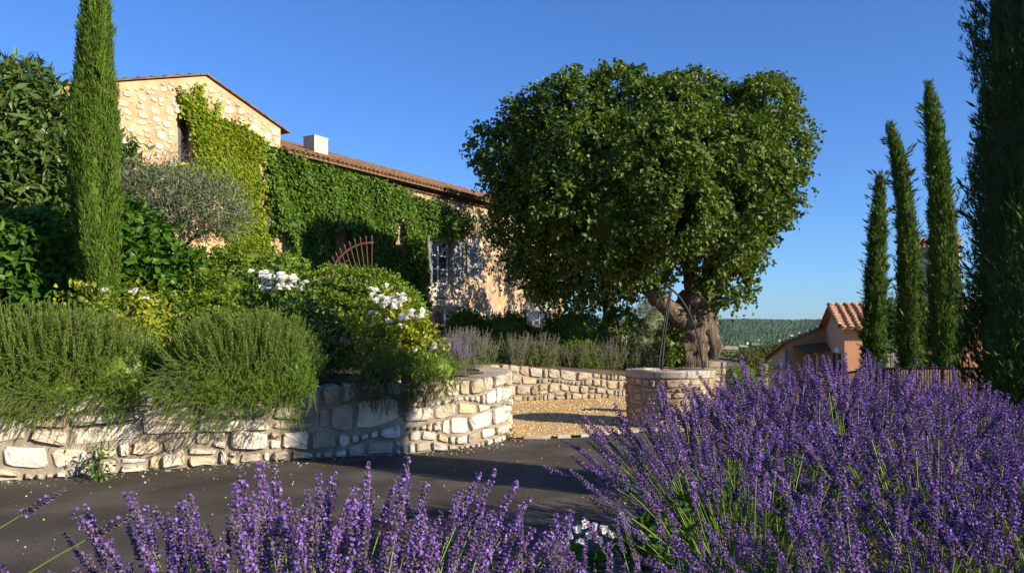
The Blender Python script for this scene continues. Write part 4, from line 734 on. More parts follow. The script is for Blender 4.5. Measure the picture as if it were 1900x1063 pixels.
# --- sages
SG = shoot_var(6, .07, 46, .03, (0, 2)); SGl = shoot_var(5, .12, 26, .03, (1, 2))
def sage(label, x, Y, z, wd, h, n, mat, group=None, lean=25, name='russian_sage'):
    o = thing(name, label, 'shrub', (x, Y, z), 0, group); g = Geo(); D = dirs_from(n, 0, lean); P = np.stack([rng.normal(size=n)*wd*.3, rng.normal(size=n)*.18, 0*D[:, 0]], 1)
    hh = h*rng.uniform(.6, 1.05, n); scatter(g, SG, P+D*(hh*.5)[:, None], rots(D, rng.uniform(0, 6, n)), hh*.55); scatter(g, SGl, P, rots(nrm(D+.15*rng.normal(size=D.shape)), rng.uniform(0, 6, n)), hh*.75)
    g.obj('flower_stems', [M[mat], M['lf_sage'], M['twig']], o, kind='stuff'); return o
sage('bright lilac sage at the end of the pale wall', atx(842,11.4), 11.4, 1.0, .45, .5, 210, 'fl_sage')
sage('faded lilac sage behind the white roses', atx(640,11.6), 11.6, 1.0, .95, .55, 300, 'fl_sage', lean=20)
sage('greyish sage right of the lime-leaved rose bush', atx(865,12.6), 12.6, 1.0, .6, .62, 210, 'fl_sage_grey')
sage('pale sage mixed into the dark rose bush', atx(585,11.3), 11.3, 1.0, .4, .65, 110, 'fl_sage_grey')
for (px, Y, h, w_, n_, lab) in [(872,19.0,.8,.6,110,'grey sage at the left end of the court wall, beside the pale wall'),(915,19.5,.6,.6,70,'thin low grey sage second from the left on the court wall'),(958,19.2,.85,.5,110,'grey sage before the gap between the two round box bushes'),(1003,19.5,.9,.65,140,'fullest grey sage at the middle of the court wall'),(1050,19.9,.65,.7,80,'low wide grey sage below the largest box bush'),(1100,20.0,.8,.6,110,'grey sage left of the second trunk on the court wall'),(1143,20.2,.85,.6,130,'grey sage right in front of the white pillar'),(1188,20.3,.75,.6,100,'grey sage at the right end of the court wall, next to the well')]:
    x = atx(px, Y); sage(lab, x, Y, float(zterr(np.array(x), np.array(Y)))-.03, w_, h*.92, int(n_*.7), 'fl_sage_grey', 'sage plants along the court wall', 38, 'grey_sage')
for px, Y, lab, r_ in [(885,19.6,'low green shrub filling the court wall bed at its left',26),(975,19.7,'low green shrub in the middle of the court wall bed',22),(1075,20.2,'low green shrub between two sages on the court wall',24),(1165,20.6,'low green shrub in the court wall bed near the well',22)]:
    leafy('low_shrub', lab, 'shrub', (atx(px, Y), Y, .7), [pxl(px,660,Y,r_*1.1,.3,20), pxl(px+20,672,Y-.1,r_*1.1,.25,14)], 420, 10, .06, M['lf_hedge'], .4, .2, .1, corek=.5)
leafy('low_shrub', 'low dark green planting behind the grey sage row', 'shrub', (atx(950,20.8), 20.8, .9), [pxl(880,660,20.8,50,.6,26),pxl(950,665,20.8,50,.6,26),pxl(1030,665,21,50,.6,26),pxl(1100,665,21,45,.6,22)], 500, 12, .08, M['lf_rose'], .5, .25, .1, corek=.8)
# --- box shrubs
for lab, lobes, Y in [('small round box bush below the double window', [pxl(866,612,22.5,32,None,30)], 22.5), ('middle round box bush in front of the farmhouse', [pxl(940,618,22.3,44,None,34), pxl(965,632,22.3,30)], 22.3), ('largest round box bush under the shade tree', [pxl(1068,616,22.3,50,None,40), pxl(1030,625,22.3,34), pxl(1105,630,22.3,28)], 22.3)]:
    b = np.array([lobes[0][0][0], Y, 1.0]); leafy('box_bush', lab, 'bush', b, lobes, 650, 12, .065, M['lf_box'], .6, .16, .1, corek=.82, group='round box bushes before the farmhouse')
leafy('butterfly_bush', 'grey-green arching bush with a few lilac blossoms left of the gnarled trunk', 'shrub', (atx(1205,26), 26, .8), [pxl(1210,610,26,46,None,40),pxl(1190,640,26,40),pxl(1230,635,26,36),pxl(1215,590,26,30)], 900, 12, .1, M['lf_olive'], .2, .35, .3, corek=.6)
leafy('green_shrub', 'leafy bright green shrub right behind the well', 'shrub', (atx(1242,20.8), 20.8, .5), [pxl(1240,640,20.8,26),pxl(1238,670,20.8,28),pxl(1246,612,20.8,16)], 240, 9, .09, M['lf_box'], .6, .2, .2, corek=.6)
# small plants
leafy('weed', 'leafy weed growing at the foot of the pale wall', 'plant', (atx(186,8.62), 8.62, 0), [pxl(186,862,8.62,14,.06,16),pxl(183,845,8.6,6,.04,10)], 26, 7, .075, M['lf_broad'], .3, .14, .1, corek=0)
leafy('weed', 'small green tuft where the wall corner meets the gravel', 'plant', (atx(942,11.75), 11.75, 0), [pxl(942,804,11.75,10,.08,4)], 30, 7, .04, M['lf_broad'], .35, .06, .0, corek=0)
# --- arched iron gate
GYd = 17.0; gc = at(690, 520, GYd); rt = 80/F*GYd; ga = thing('iron_gate', 'rusty iron gate with a quarter-round top and pointed bars', 'gate', (gc[0]-rt/2, GYd, 1.2)); go = loc(ga)
th = np.linspace(R(88), R(172), 16); v, fc = tube(np.stack([gc[0]+rt*np.cos(th), 0*th+GYd, gc[2]-.12+rt*np.sin(th)], 1)-go, .022, 8); Geo().add(v, fc).obj('arched_rail', M['rust'], ga, True)
for k in range(12):
    a = R(90+k*7.3); tp = np.array([gc[0]+rt*math.cos(a), GYd, gc[2]-.12+rt*math.sin(a)]); dr = np.array([math.cos(a)*.55, 0, 1.0]); dr = dr/np.linalg.norm(dr); ln = min(1.6, max(.5, tp[2]-1.1)/dr[2])
    v, fc = tube(np.array([tp-dr*ln, tp+dr*.09])-go, .011, 6); g = Geo().add(v, fc); v, fc = tube(np.array([tp+dr*.08, tp+dr*.11, tp+dr*.17])-go, [.008, .022, .002], 6); g.add(v, fc); g.obj('bar', M['rust'], ga)
# ------------------------------------------------------------------ well
WYd = 13.6; wc = np.array([atx(1243, WYd), WYd]); WR = .71; well = thing('stone_well', 'round old stone well with iron hoop in front of the great tree', 'well', (wc[0], wc[1], 0))
WH = .93
th = np.linspace(R(-210), R(30), 120); frw_, Lw = path_frame(np.stack([np.cos(th)*WR, np.sin(th)*WR], 1))
n = 48; a = np.linspace(0, 2*math.pi, n, endpoint=False); g = Geo(); V = np.concatenate([np.stack([np.cos(a)*r, np.sin(a)*r, 0*a+z], 1) for r, z in ((WR, -.05), (WR, WH-.02), (WR-.3, WH-.02), (WR-.3, -.05))]); i = np.arange(n); i2 = (i+1) % n
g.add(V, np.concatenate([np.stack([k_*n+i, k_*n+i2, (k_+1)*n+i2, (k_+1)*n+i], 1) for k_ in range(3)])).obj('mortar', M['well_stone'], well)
rubble(well, frw_, .02, Lw, lambda s: WH-.11, [.16, .12, .1, .13, .1, .12, .12], [M['well_stone'], M['well_stone'], M['court_lime']], wr=(.6, 2.6), proud=(.008, .04), gap=.025, split=.35, wav=.035, topback=.05)
for k in range(9): # rim slabs
    a0, a1 = k*2*math.pi/9+.012, (k+1)*2*math.pi/9-.012; aa = np.linspace(a0, a1, 6); rows = []
    for r, z in ((WR+.03, WH-.1), (WR+.045, WH-.01), (WR+.03, WH+.012), (WR-.27, WH+.012), (WR-.27, WH-.1)): rows.append(np.stack([np.cos(aa)*r*(1+.008*rng.normal()), np.sin(aa)*r, 0*aa+z+.006*rng.normal()], 1))
    V = np.concatenate(rows); Fl = []
    for r_ in range(5):
        for q_ in range(5): Fl.append((r_*6+q_, r_*6+q_+1, ((r_+1) % 5)*6+q_+1, ((r_+1) % 5)*6+q_))
    Fl += [(0, 6, 12, 18, 24), (29, 23, 17, 11, 5)]; Geo().add(V, Fl).obj('rim_slab', M['grey_lime'], well)
wl = lambda px, py, dY=0: at(px, py, WYd+dY)-np.array([wc[0], wc[1], 0])
for pts, r in [([wl(1222,681,-.3), wl(1231,610,-.15), wl(1244,535)], .014), ([wl(1228,681,-.3), wl(1235,610,-.15), wl(1246,538)], .014), ([wl(1304,684,.1), wl(1300,650,.08), wl(1290,610,.05), wl(1276,575,.02), wl(1258,548), wl(1245,536)], .017)]:
    v, fc = tube(spline(pts, 20), r, 8); Geo().add(v, fc).obj('iron_rod', M['iron'], well, True)
v, fc = tube(np.array([wl(1166,679,.0)+[.0,0,.02], wl(1228,682,-.45), wl(1312,686,-.1)]), .014, 6); Geo().add(v, fc).obj('iron_band', M['iron'], well, True)
# stone pier behind the well
pr = thing('stone_pier', 'brown brick-like stone pier just right of the well', 'pier', (atx(1324,15), 15, 0)); Geo().box((-.17, -.17, -.5), (.17, .17, 1.02)).obj('mortar', M['mortar'], pr)
frp = lambda s, z, d: np.stack([s, -.17-d, z], -1); rubble(pr, frp, -.19, .19, lambda s: 1.02, [.14, .13, .12, .14, .13, .12, .13, .12], [M['well_stone'], M['court_lime']], wr=(1.5, 2.6), proud=(.015, .03), gap=.016, split=0, wav=.004, topback=.3)
# white wall end beyond the second tree
gp = thing('white_pillar', 'sunlit white rendered pillar beside the second trunk', 'pillar', (atx(1151,28), 28, .6)); Geo().box((-.21, -.2, -.3), (.21, .2, atz(606,28)-.6)).obj('shaft', M['white_wall'], gp); Geo().box((-.24, -.23, atz(606,28)-.598), (.24, .23, atz(606,28)-.54)).obj('cap', M['dressed'], gp)

# ------------------------------------------------------------------ pink house and surroundings at right
PC = np.array([15.63, 38.0]); PR = math.atan2(-.204, .979); ph = thing('pink_house', 'pink rendered house with orange tiled roof and dark shutters', 'house', (PC[0], PC[1], 0), PR)
PW, PD = 8.0, 4.9; ez = atz(607, 38); rz_ = atz(571, 40.4); z0 = -4.5
pwin = (1.35, 2.25, atz(700,39)-.1, atz(655,39))
def ptop(y): return rz_-abs(y-PD/2)*(rz_-ez)/(PD/2)
# gable end faces -x; front faces -y
g = Geo(); g.add([(0,0,z0),(PW,0,z0),(PW,0,ez),(0,0,ez)], [(0,1,2,3)])
a, b_, c, d = pwin
for y0, y1 in ((0, a), (b_, PD/2), (PD/2, PD)): g.add([(0,y0,z0),(0,y1,z0),(0,y1,ptop(y1)),(0,y0,ptop(y0))], [(0,3,2,1)])
g.add([(0,a,z0),(0,b_,z0),(0,b_,c),(0,a,c),(0,a,d),(0,b_,d),(0,b_,ptop(b_)),(0,a,ptop(a))], [(0,3,2,1),(4,7,6,5)]); g.add([(0,a,c),(0,a,d),(.2,a,d),(.2,a,c),(0,b_,c),(0,b_,d),(.2,b_,d),(.2,b_,c)], [(0,1,2,3),(4,7,6,5),(0,3,7,4),(1,5,6,2)])
g.add([(0,PD,z0),(PW,PD,z0),(PW,PD,ez),(0,PD,ez)], [(0,3,2,1)]); g.obj('wall', M['pink'], ph)
pw = Geo().box((.12, a, c), (.16, a+.08, d)).box((.12, b_-.08, c), (.16, b_, d)).box((.12, (a+b_)/2-.04, c), (.16, (a+b_)/2+.04, d)).box((.12, a+.08, d-.1), (.16, (a+b_)/2-.04, d)).box((.12, (a+b_)/2+.04, d-.1), (.16, b_-.08, d)).obj('window', M['white_frame'], ph)
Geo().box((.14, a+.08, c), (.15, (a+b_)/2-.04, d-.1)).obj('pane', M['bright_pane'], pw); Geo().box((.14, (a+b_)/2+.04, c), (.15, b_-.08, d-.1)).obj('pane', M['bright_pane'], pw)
Geo().box((-.03, a-.08, d+.002), (0, b_+.08, d+.25)).obj('lintel', M['white_frame'], ph)
for y0, y1 in ((a-.5, a-.02), (b_+.02, b_+.5)):
    sh = Geo().box((-.06, y0, c-.05), (-.01, y1, d-.02)).obj('shutter', M['dshutter'], ph)
    for k in range(6): zq = c+(d-c)*k/6; Geo().box((-.075, y0+.04, zq), (-.062, y1-.04, zq+(d-c)/6-.05)).obj('board', M['dshutter'], sh)
pit = math.atan((rz_-ez)/(PD/2)); tiled_slope(ph, M['new_tile'], -.35, ez-.02, -.42, PW+.6, (PD/2+.42)/math.cos(pit), pit, 8, .37, .37, jit=.01)
o = ph.children[-1]
for t_ in o.children: 
    if t_.name.startswith('tile'): t_.scale = (1.75, 1, 1.4)
g = Geo(); g.add([(-.35,PD/2,rz_+.1),(PW,PD/2,rz_+.1),(PW,PD+.4,ez),(-.35,PD+.4,ez),(-.35,PD/2,rz_),(-.35,PD+.4,ez-.1)], [(0,3,2,1),(0,4,5,3)]).obj('rear_roof', M['new_tile'], ph)
tm = Geo().add(TV*np.array([1.5, 1, 1.4]), TF).mesh('ridge_tile', M['new_tile'], True)
for k in range(22): q_ = link('ridge_tile', tm, ph); q_.location = (-.36+.37*k, PD/2, rz_+.13); q_.rotation_euler = (0, -.02, R(-90))
for k in range(7): # verge tiles up the gable edge
    q_ = link('verge_tile', tm, ph); q_.location = (-.3, -.42+k*.37*math.cos(pit), ez+k*.37*math.sin(pit)+.06); q_.rotation_euler = (pit, 0, 0)
# lean-to wing
ex = thing('tan_annex', 'lower tan annex with sloping tiled edge left of the pink house', 'house', (atx(1459,43), 43, 0)); w_ = atx(1536,43)-atx(1459,43)
zl, zr = atz(637,43), atz(606,43); g = Geo().add([(0,0,-4.5),(w_,0,-4.5),(w_,0,zr),(0,0,zl),(0,5,-4.5),(w_,5,-4.5),(w_,5,zr-1.4),(0,5,zl-1.4)], [(0,1,2,3),(0,3,7,4),(3,2,6,7),(4,7,6,5),(1,5,6,2)]).obj('wall', M['tan'], ex)
sp_ = math.atan((zr-zl)/w_); g = Geo().add([(-.3,-.15,zl-.06),(w_,-.15,zr+.02),(w_,5.1,zr-1.4),(-.3,5.1,zl-1.48),(-.3,-.15,zl+.02),(w_,-.15,zr+.1),(w_,5.1,zr-1.32),(-.3,5.1,zl-1.4)], [(0,3,2,1),(4,5,6,7),(0,1,5,4),(3,0,4,7),(2,3,7,6)]).obj('roof', M['new_tile'], ex)
for k in range(9): q_ = link('verge_tile', tm, ex); q_.location = (-.3+.3*k, -.1, zl+.03+.3*k*math.tan(sp_)); q_.rotation_euler = (0, -sp_, R(-90)); q_.scale = (.8, .8, .8)
pz = atz(650,41.5); px0 = atx(1490,41.5)-atx(1459,43); g = Geo().add([(px0,-1.6,pz-.12),(w_-.1,-1.6,pz+.1),(w_-.1,-.02,pz+.42),(px0,-.02,pz+.2),(px0,-1.6,pz-.2),(w_-.1,-1.6,pz+.02),(w_-.1,-.02,pz+.34),(px0,-.02,pz+.12)], [(0,1,2,3),(4,7,6,5),(0,4,5,1),(0,3,7,4),(1,5,6,2)]).obj('porch_roof', M['old_tile'], ex)
for px in (1503, 1518):
    x = atx(px,41.5)-atx(1459,43); v, fc = tube([(x-.12,-1.4,pz-.1),(x,-1.4,pz-.3),(x,-1.4,-4.4)], .06, 8); Geo().add(v, fc).obj('porch_post', M['white_frame'], ex, True)
v, fc = tube([(-.06,-.08,zl-.2),(-.06,-.08,-4)], .06, 8); Geo().add(v, fc).obj('downpipe', M['shutter'], ex, True)
gwl = thing('garden_wall', 'low wall with orange tile coping left of the tan annex', 'wall', (atx(1423,40), 40, 0)); wl_ = atx(1461,40)-atx(1423,40); zt = atz(685,40); Geo().box((0,0,-4.5),(wl_,.3,zt)).obj('wall', M['tan'], gwl)
tm2 = Geo().add(TV*np.array([.9, 1.2, 1.0]), TF).mesh('coping_tile', M['new_tile'], True)
for k in range(8): q_ = link('coping_tile', tm2, gwl); q_.location = (.06+k*wl_/8, -.08, zt+.01); q_.rotation_euler = (R(12), 0, 0)
ps = thing('plank_post', 'grey stacked-stone post left of the tile-topped garden wall', 'pier', (atx(1417,38), 38, 0))
for k in range(9): Geo().box((-.22, 0, atz(735,38)+k*.17), (.22, .35, atz(735,38)+k*.17+.155)).obj('stone', M['grey_lime'], ps)
# stone tower house behind the cypresses
tw = thing('stone_house', 'stone house with tiled eave glimpsed between the slim cypresses', 'house', (atx(1702,58), 58, -6), R(-30)); twd = 2.6; tz_ = atz(462,58)+6
Geo().box((0,0,0),(twd,5,tz_)).obj('wall', M['render'], tw)
frt = lambda s, z, d: np.stack([s, -d, z], -1)
rubble(tw, frt, .0, .9, lambda s: tz_-.02, [.4, .34, .42, .36, .32]*7, [M['house_stone']], wr=(.8, 1.6), proud=(.02, .04), gap=.03, split=.1)
tiled_slope(tw, M['new_tile'], -.35, tz_+.03, -.35, twd+.5, 2.8, R(20), 3, .3, .37)
lou = thing('slatted_gate', 'grey slatted gate in the shade between two slim cypresses', 'gate', (atx(1657,30), 30, -2.2))
for k in range(14): Geo().box((-.32, 0, .3+k*.235), (.32, .05, .3+k*.235+.2)).obj('slat', M['shutter'], lou)
Geo().box((-.4, .06, 0), (-.3, .14, 3.75)).obj('frame', M['shutter'], lou)
leafy('dark_shrub', 'dark bushy evergreen between the slim cypresses', 'shrub', (atx(1655,26.5), 26.5, -1.5), [pxl(1655,595,26.5,26),pxl(1660,625,26.5,22),pxl(1650,570,26.5,14)], 260, 10, .12, M['lf_cyp_dark'], .4, .3, .1, corek=.75)
# iron fence
fp = spline([(8.5,14.6),(8.3,16.2),(8.05,18),(7.85,20.2),(7.75,22)], 60); frf, Lf = path_frame(fp); fe = thing('railing_fence', 'brown metal railing of close upright bars beyond the lavender', 'fence', (8.2, 16.8, 0)); fo = loc(fe)
def ftop(s): return np.interp(s, [0, 1.5, 3.5, 5.6, 7.4], [.9, .84, .73, .45, .2])
ss = np.linspace(0, Lf, 30); v, fc = tube(frf(ss, ftop(ss), 0*ss)-fo, .028, 6); Geo().add(v, fc).obj('top_rail', M['fence'], fe); v, fc = tube(frf(ss, ftop(ss)-.92, 0*ss)-fo, .022, 6); Geo().add(v, fc).obj('bottom_rail', M['fence'], fe)
bm = Geo().box((-.016, -.008, -.9), (.016, .008, 0)).mesh('bar', M['fence']); k = 0
for s in np.arange(.02, Lf, .085):
    p = frf(np.array([s]), np.array([ftop(s)]), np.array([0.]))[0]-fo; q_ = link('bar', bm, fe); q_.location = p; q_.rotation_euler = (0, 0, R(8))
    if k % 12 == 0: q2 = link('post', Geo().box((-.03, -.03, -1.6), (.03, .03, .01)).mesh('post', M['fence']), fe); q2.location = p+np.array([.05, .04, 0])
    k += 1
# pines and shrubs downhill
def pine(label, Y, lobes, z0, n=420, size=.2):
    L = [pxl(px, py, Y, r, None, rz) for px, py, r, rz in lobes]; b = np.array([L[0][0][0], Y, z0]); leafy('pine_tree', label, 'tree', b, L, n, 12, size, M['lf_pine'], .25, .35, -.1, trunk=[([b, b*.4+L[0][0]*.6, L[0][0]], .16, .08)], part='crown', corek=.72, up=.5, group='pines below the gravel court')
pine('yellow-green pine with cushioned crown nearest the well', 34, [(1386,674,23,14),(1402,694,20,14),(1366,698,19,13),(1395,716,25,17),(1365,726,25,19),(1385,744,30,19)], -3.2, 640, .16)
pine('tallest pine peeping above the cushioned one', 52, [(1424,652,13,10),(1433,668,17,12),(1418,678,16,11),(1442,688,16,13)], -6)
pine('bushy pine against the corner of the tan annex', 46, [(1450,654,11,10),(1454,668,13,12),(1450,686,13,11)], -5)
leafy('yellow_shrub', 'small yellow-green bush behind the stone pier', 'shrub', (atx(1342,30), 30, -2), [pxl(1340,670,30,9,None,10),pxl(1335,690,30,12)], 200, 10, .13, M['lf_pine'], .4, .25, .1, corek=.7)
leafy('roadside_shrub', 'rounded green shrub beside the road just right of the well', 'shrub', (atx(1364, 18), 18, -.1), [pxl(1352,706,18,14),pxl(1374,708,18,16),pxl(1362,730,18,22),pxl(1390,728,18,18)], 420, 10, .07, M['lf_hedge'], .45, .22, .1, corek=.7)
leafy('olive_shrub', 'pale olive bush behind the parked car', 'shrub', (atx(1362,36), 36, -3.2), [pxl(1355,735,36,16,None,14),pxl(1372,728,36,12)], 160, 10, .14, M['lf_olive'], .3, .3, .1, corek=.7)
# parked car glimpsed between well and lavender
car = thing('parked_car', 'small blue-grey parked car glimpsed between the well and the lavender', 'car', (atx(1372,30), 30, float(drop(np.array(9.), np.array(30.)))), R(100))
M['car'] = plain('blue_grey_car_paint', (.16, .22, .34), .35, .2, var=.02, spec=.5); M['tyre'] = plain('tyre_rubber', (.02, .02, .02), .9); M['rim'] = plain('wheel_metal', (.4, .4, .4), .4, .8)
prof = np.array([(-1.95,.35),(-1.98,.62),(-1.85,.85),(-1.0,.95),(-.45,1.4),(.75,1.46),(1.45,1.05),(1.92,.98),(1.98,.6),(1.95,.35)]); n = len(prof); ws = lambda z: .84-.16*max(0, z-.9)/.5
V = [(x, -ws(z), z) for x, z in prof]+[(x, ws(z), z) for x, z in prof]; Fl = [tuple(range(n))[::-1], tuple(range(n, 2*n))]+[(k, (k+1) % n, n+(k+1) % n, n+k) for k in range(n)]
Geo().add(V, Fl).obj('body', M['car'], car)
for sgn in (-1, 1): Geo().add([(-.85,sgn*.835,.98),(-.42,sgn*.71,1.34),(.7,sgn*.7,1.39),(1.25,sgn*.825,1.0)], [(0,1,2,3)]).obj('window', M['pane'], car)
Geo().add([(-.97,-.74,1.0),(-.97,.74,1.0),(-.5,.62,1.37),(-.5,-.62,1.37)], [(0,1,2,3)]).obj('windscreen', M['pane'], car); Geo().add([(.83,-.62,1.44),(.83,.62,1.44),(1.43,.74,1.09),(1.43,-.74,1.09)], [(0,1,2,3)]).obj('rear_window', M['pane'], car)
for x in (-1.2, 1.2):
    for sgn in (-1, 1):
        v, fc = tube([(x, sgn*.72, .31), (x, sgn*.86, .31)], .31, 18); wh = Geo().add(v, fc).obj('wheel', M['tyre'], car); v, fc = tube([(x, sgn*.84, .31), (x, sgn*.87, .31)], .18, 14); Geo().add(v, fc).obj('rim', M['rim'], wh)
for sgn in (-1, 1): Geo().box((-1.99, sgn*.62-.14, .62), (-1.9, sgn*.62+.14, .76)).obj('headlight', M['white_frame'], car)

# ------------------------------------------------------------------ lavender in the foreground
def lav_mesh(i):
    """one stalk of unit length about .72 m: stem, then whorls of calyces and open florets"""
    r = np.random.default_rng(100+i); g = Geo(); L = .62; hl = r.uniform(.1, .165); bx, by = r.uniform(-.1, .1, 2); bare = i % 4 == 3
    curve = lambda t: np.stack([bx*t**2, by*t**2, t*L], -1)
    v, fc = tube(curve(np.linspace(0, 1.0, 7)), np.linspace(.0022, .0016, 7), 4, cap=False); g.add(v, np.array(fc), 0)
    tip = curve(np.array([1.0]))[0]; ax = nrm(curve(np.array([1.0]))[0]-curve(np.array([.9]))[0]); e1 = nrm(np.cross(ax, [0, 1, 0])); e2 = np.cross(ax, e1)
    hs = list(np.linspace(0, hl, int(hl/.0125)+1)); 
    if r.random() < .5: hs = [-.028]+hs
    cs, ct, fs = [], [], []
    for k, h in enumerate(hs):
        u = max(0, h)/hl; rad = .0105*(1-.45*u**2)*(1 if k else .8); nc = 8 if u < .8 else 5
        for q in range(nc):
            a = q*6.283/nc+k*.5+r.uniform(-.2, .2); d = math.cos(a)*e1+math.sin(a)*e2; p = tip+ax*(h+r.uniform(-.003, .003))+d*.002; cd = nrm(d*.8+ax*.75+.1*r.normal(size=3)); cs.append((p, cd, rad*1.15))
            if r.random() < (.16 if bare else .52)*(1-.3*u): fs.append((p+cd*rad*1.25, nrm(cd+.45*r.normal(size=3)), r.uniform(.007, .0115)))
    for p, cd, l in cs: # three-sided pointed calyx
        x = nrm(np.cross(cd, [.3, .5, .8])); y = np.cross(cd, x); w_ = .0038; ring = [p+cd*l*.55+w_*(math.cos(t)*x+math.sin(t)*y) for t in (0, 2.1, 4.2)]
        g.add(np.array([p]+ring+[p+cd*l*1.15]), np.array([(0,2,1),(0,3,2),(0,1,3),(1,2,4),(2,3,4),(3,1,4)]), 1)
    if fs:
        P, A_, S = np.array([f[0] for f in fs]), np.array([f[1] for f in fs]), np.array([f[2] for f in fs])
        for k in range(2):
            side = nrm(np.cross(A_, r.normal(size=A_.shape))); V, Fc = leafV(P-side*S[:, None]*.5, side+.3*A_, A_, S*1.05, S*.8, .25); g.add(V, Fc, 2)
    return g.mesh('flower_stalk', [M['lav_stem'], M['lav_calyx'], M['lav_floret']])
LAV = [lav_mesh(i) for i in range(12)]
def lavender(label, x, y, n, spread, h, lean=(0, 0), foot=.16, maxt=58, group='lavender bushes in the foreground', z=None):
    z0 = float(zbank(np.array(x), np.array(y))) if z is None else z; o = thing('lavender_bush', label, 'lavender', (x, y, z0), 0, group)
    tl = np.radians(maxt)*np.sqrt(rng.uniform(0, 1, n))*rng.choice([1, .9], n); az = rng.uniform(0, 6.283, n); D = np.stack([np.sin(tl)*np.cos(az)*spread, np.sin(tl)*np.sin(az)*spread, np.cos(tl)*.9+.12], 1)+np.array([lean[0], lean[1], 0])+.07*rng.normal(size=(n, 3)); D = nrm(D)
    P = np.stack([np.cos(az)*foot*np.sqrt(tl), np.sin(az)*foot*np.sqrt(tl), 0*az+.05], 1); S = h/.72*rng.uniform(.78, 1.14, n); RM = rots(D, rng.uniform(0, 6, n))
    for k in range(n):
        q_ = link('flower_stalk', LAV[rng.integers(12)], o); q_.matrix_local = Matrix.Translation(P[k]) @ Matrix(RM[k].tolist()).to_4x4() @ Matrix.Scale(S[k], 4)
    m_ = 170; D = dirs_from(m_, 0, 75); g = Geo(); V, Fc = leafV(np.stack([rng.normal(size=m_)*foot, rng.normal(size=m_)*foot, 0*D[:, 0]], 1), D, rdir(m_), rng.uniform(.18, .38, m_), .012, .1); g.add(V, Fc); g.obj('foliage', M['lf_lav'], o, kind='stuff'); return o
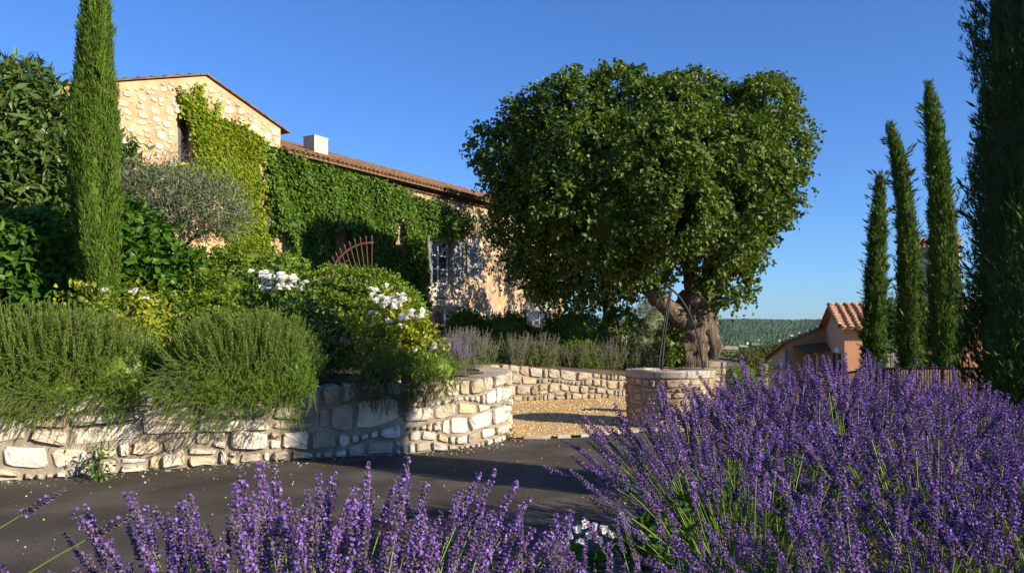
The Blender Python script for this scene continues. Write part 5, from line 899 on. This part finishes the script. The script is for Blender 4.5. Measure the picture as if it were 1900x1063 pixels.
for lab, x, y, n, sp, h, ln in [
    ('lavender bush nearest the well with flowers leaning left over the road', 1.1, 4.25, 240, 1.05, .74, (-.15, 0)),
    ('lavender bush reaching highest in front of the well', 1.75, 5.1, 230, 1.0, .74, (0, 0)),
    ('lavender bush in front of the annex with tall spikes', 2.3, 5.4, 220, 1.0, .74, (0, 0)),
    ('lavender bush below the slim cypresses', 2.9, 5.6, 210, 1.05, .6, (.1, 0)),
    ('lavender bush against the huge dark cypress', 3.5, 5.1, 180, 1.1, .3, (.2, 0)),
    ('lavender bush in the middle of the right mass with long green stems', 1.7, 4.2, 170, 1.05, .74, (0, 0)),
    ('lavender bush right of centre in the big mass', 2.4, 4.4, 220, 1.05, .7, (.1, 0)),
    ('lavender bush at the right edge below the cypress', 3.05, 4.2, 200, 1.05, .42, (.22, 0)),
    ('lavender bush beside the low white flowers', .95, 3.0, 150, 1.0, .62, (.05, 0)),
    ('lavender bush low in the middle of the right mass', 1.65, 3.0, 240, 1.05, .66, (.1, 0)),
    ('lavender bush in the lower right corner', 2.15, 2.8, 240, 1.05, .6, (.2, 0)),
    ('lavender bush at the bottom edge right of centre', 1.0, 1.95, 120, 1.0, .56, (.15, 0)),
    ('lavender bush at the bottom edge between the middle and the right corner', 1.5, 2.15, 170, 1.0, .58, (.2, 0)),
    ('lavender bush cut by the right edge at the bottom corner', 1.9, 2.5, 170, 1.0, .58, (.25, 0)),
    ('lavender bush before the asphalt with upright spikes left of centre', -.42, 1.9, 150, .64, .62, (.08, .05)),
    ('lavender bush below the pale wall with dense flowers', -.68, 1.9, 135, .7, .55, (.1, .05)),
    ('lavender bush in the lower left corner leaning right', -1.0, 1.75, 110, .6, .42, (.42, .05)),
    ('low lavender bush at the very corner of the bottom left', -1.12, 1.62, 90, .6, .36, (.5, .05)),
    ('lavender bush at bottom centre with its lone tall spike', .03, 2.0, 14, .5, .56, (.0, 0)),
    ('lavender bush at bottom centre left with spikes leaning right', -.16, 1.8, 95, .75, .44, (.25, 0)),
    ('lavender bush in front of the low white flowers', .22, 2.05, 40, .8, .46, (.1, 0)),
    ('small lavender bush between the white flowers and the right mass', .55, 2.15, 70, .9, .5, (.1, 0)),
]: lavender(lab, x, y, n, sp, h, ln)
# two single stalks crossing the left edge
o = thing('lavender_sprig', 'two lone lavender stalks crossing the road at the lower left edge', 'lavender', tuple(at(-70, 1190, 1.75)))
for p0, p1 in ((at(-240,1280,1.7), at(212,882,1.75)), (at(-330,1230,1.7), at(78,850,1.75))):
    d = p1-p0; l = np.linalg.norm(d); q_ = link('flower_stalk', LAV[3], o); q_.matrix_local = Matrix.Translation(p0-loc(o)) @ Matrix(rots(d[None], np.array([.3]))[0].tolist()).to_4x4() @ Matrix.Scale(l/.74, 4)
# low white-flowering plant between the lavenders
wf = thing('white_flowers', 'low plant with small white flowers between the lavender bushes', 'flowers', (.38, 3.0, .5)); wl0 = loc(wf)
L = [(np.array([.05, 0, .12]), (.3, .25, .16)), (np.array([.35, .1, .2]), (.25, .25, .2))]; P, D = lobe_pts(L, 90); p, a_, nn = shoots(P, D, 7, .12, .2); V, Fc = leafV(p, a_, nn, .06*rng.uniform(.6, 1.3, len(p)), .035, .15, True); Geo().add(V, Fc).obj('foliage', M['lf_broad'], wf, kind='stuff')
for px, py in ((1060,985),(1078,998),(1072,975),(1095,985),(1050,1000),(1085,965),(1120,975),(1130,985),(1155,950),(1160,958),(1110,995),(1105,970)):
    q_ = link('bloom', random.choice(rose_meshes), wf); q_.location = at(px, py+8, 2.75)-wl0; q_.scale = [.36]*3; q_.rotation_euler = (R(random.uniform(20, 70)), R(random.uniform(-30, 30)), random.uniform(-1, 1))

# ------------------------------------------------------------------ summer haze over the valley
hm = bpy.data.materials.new('haze'); hm.use_nodes = True; ht = hm.node_tree; ht.nodes.clear()
hv = ht.nodes.new('ShaderNodeVolumePrincipled'); hv.inputs['Color'].default_value = (.72, .84, 1, 1); hv.inputs['Density'].default_value = HAZE; hv.inputs['Anisotropy'].default_value = .2
ho = ht.nodes.new('ShaderNodeOutputMaterial'); ht.links.new(hv.outputs[0], ho.inputs['Volume'])
Geo().box((-12000, -12000, -110), (12000, 12000, 210)).obj('haze', hm, kind='stuff')
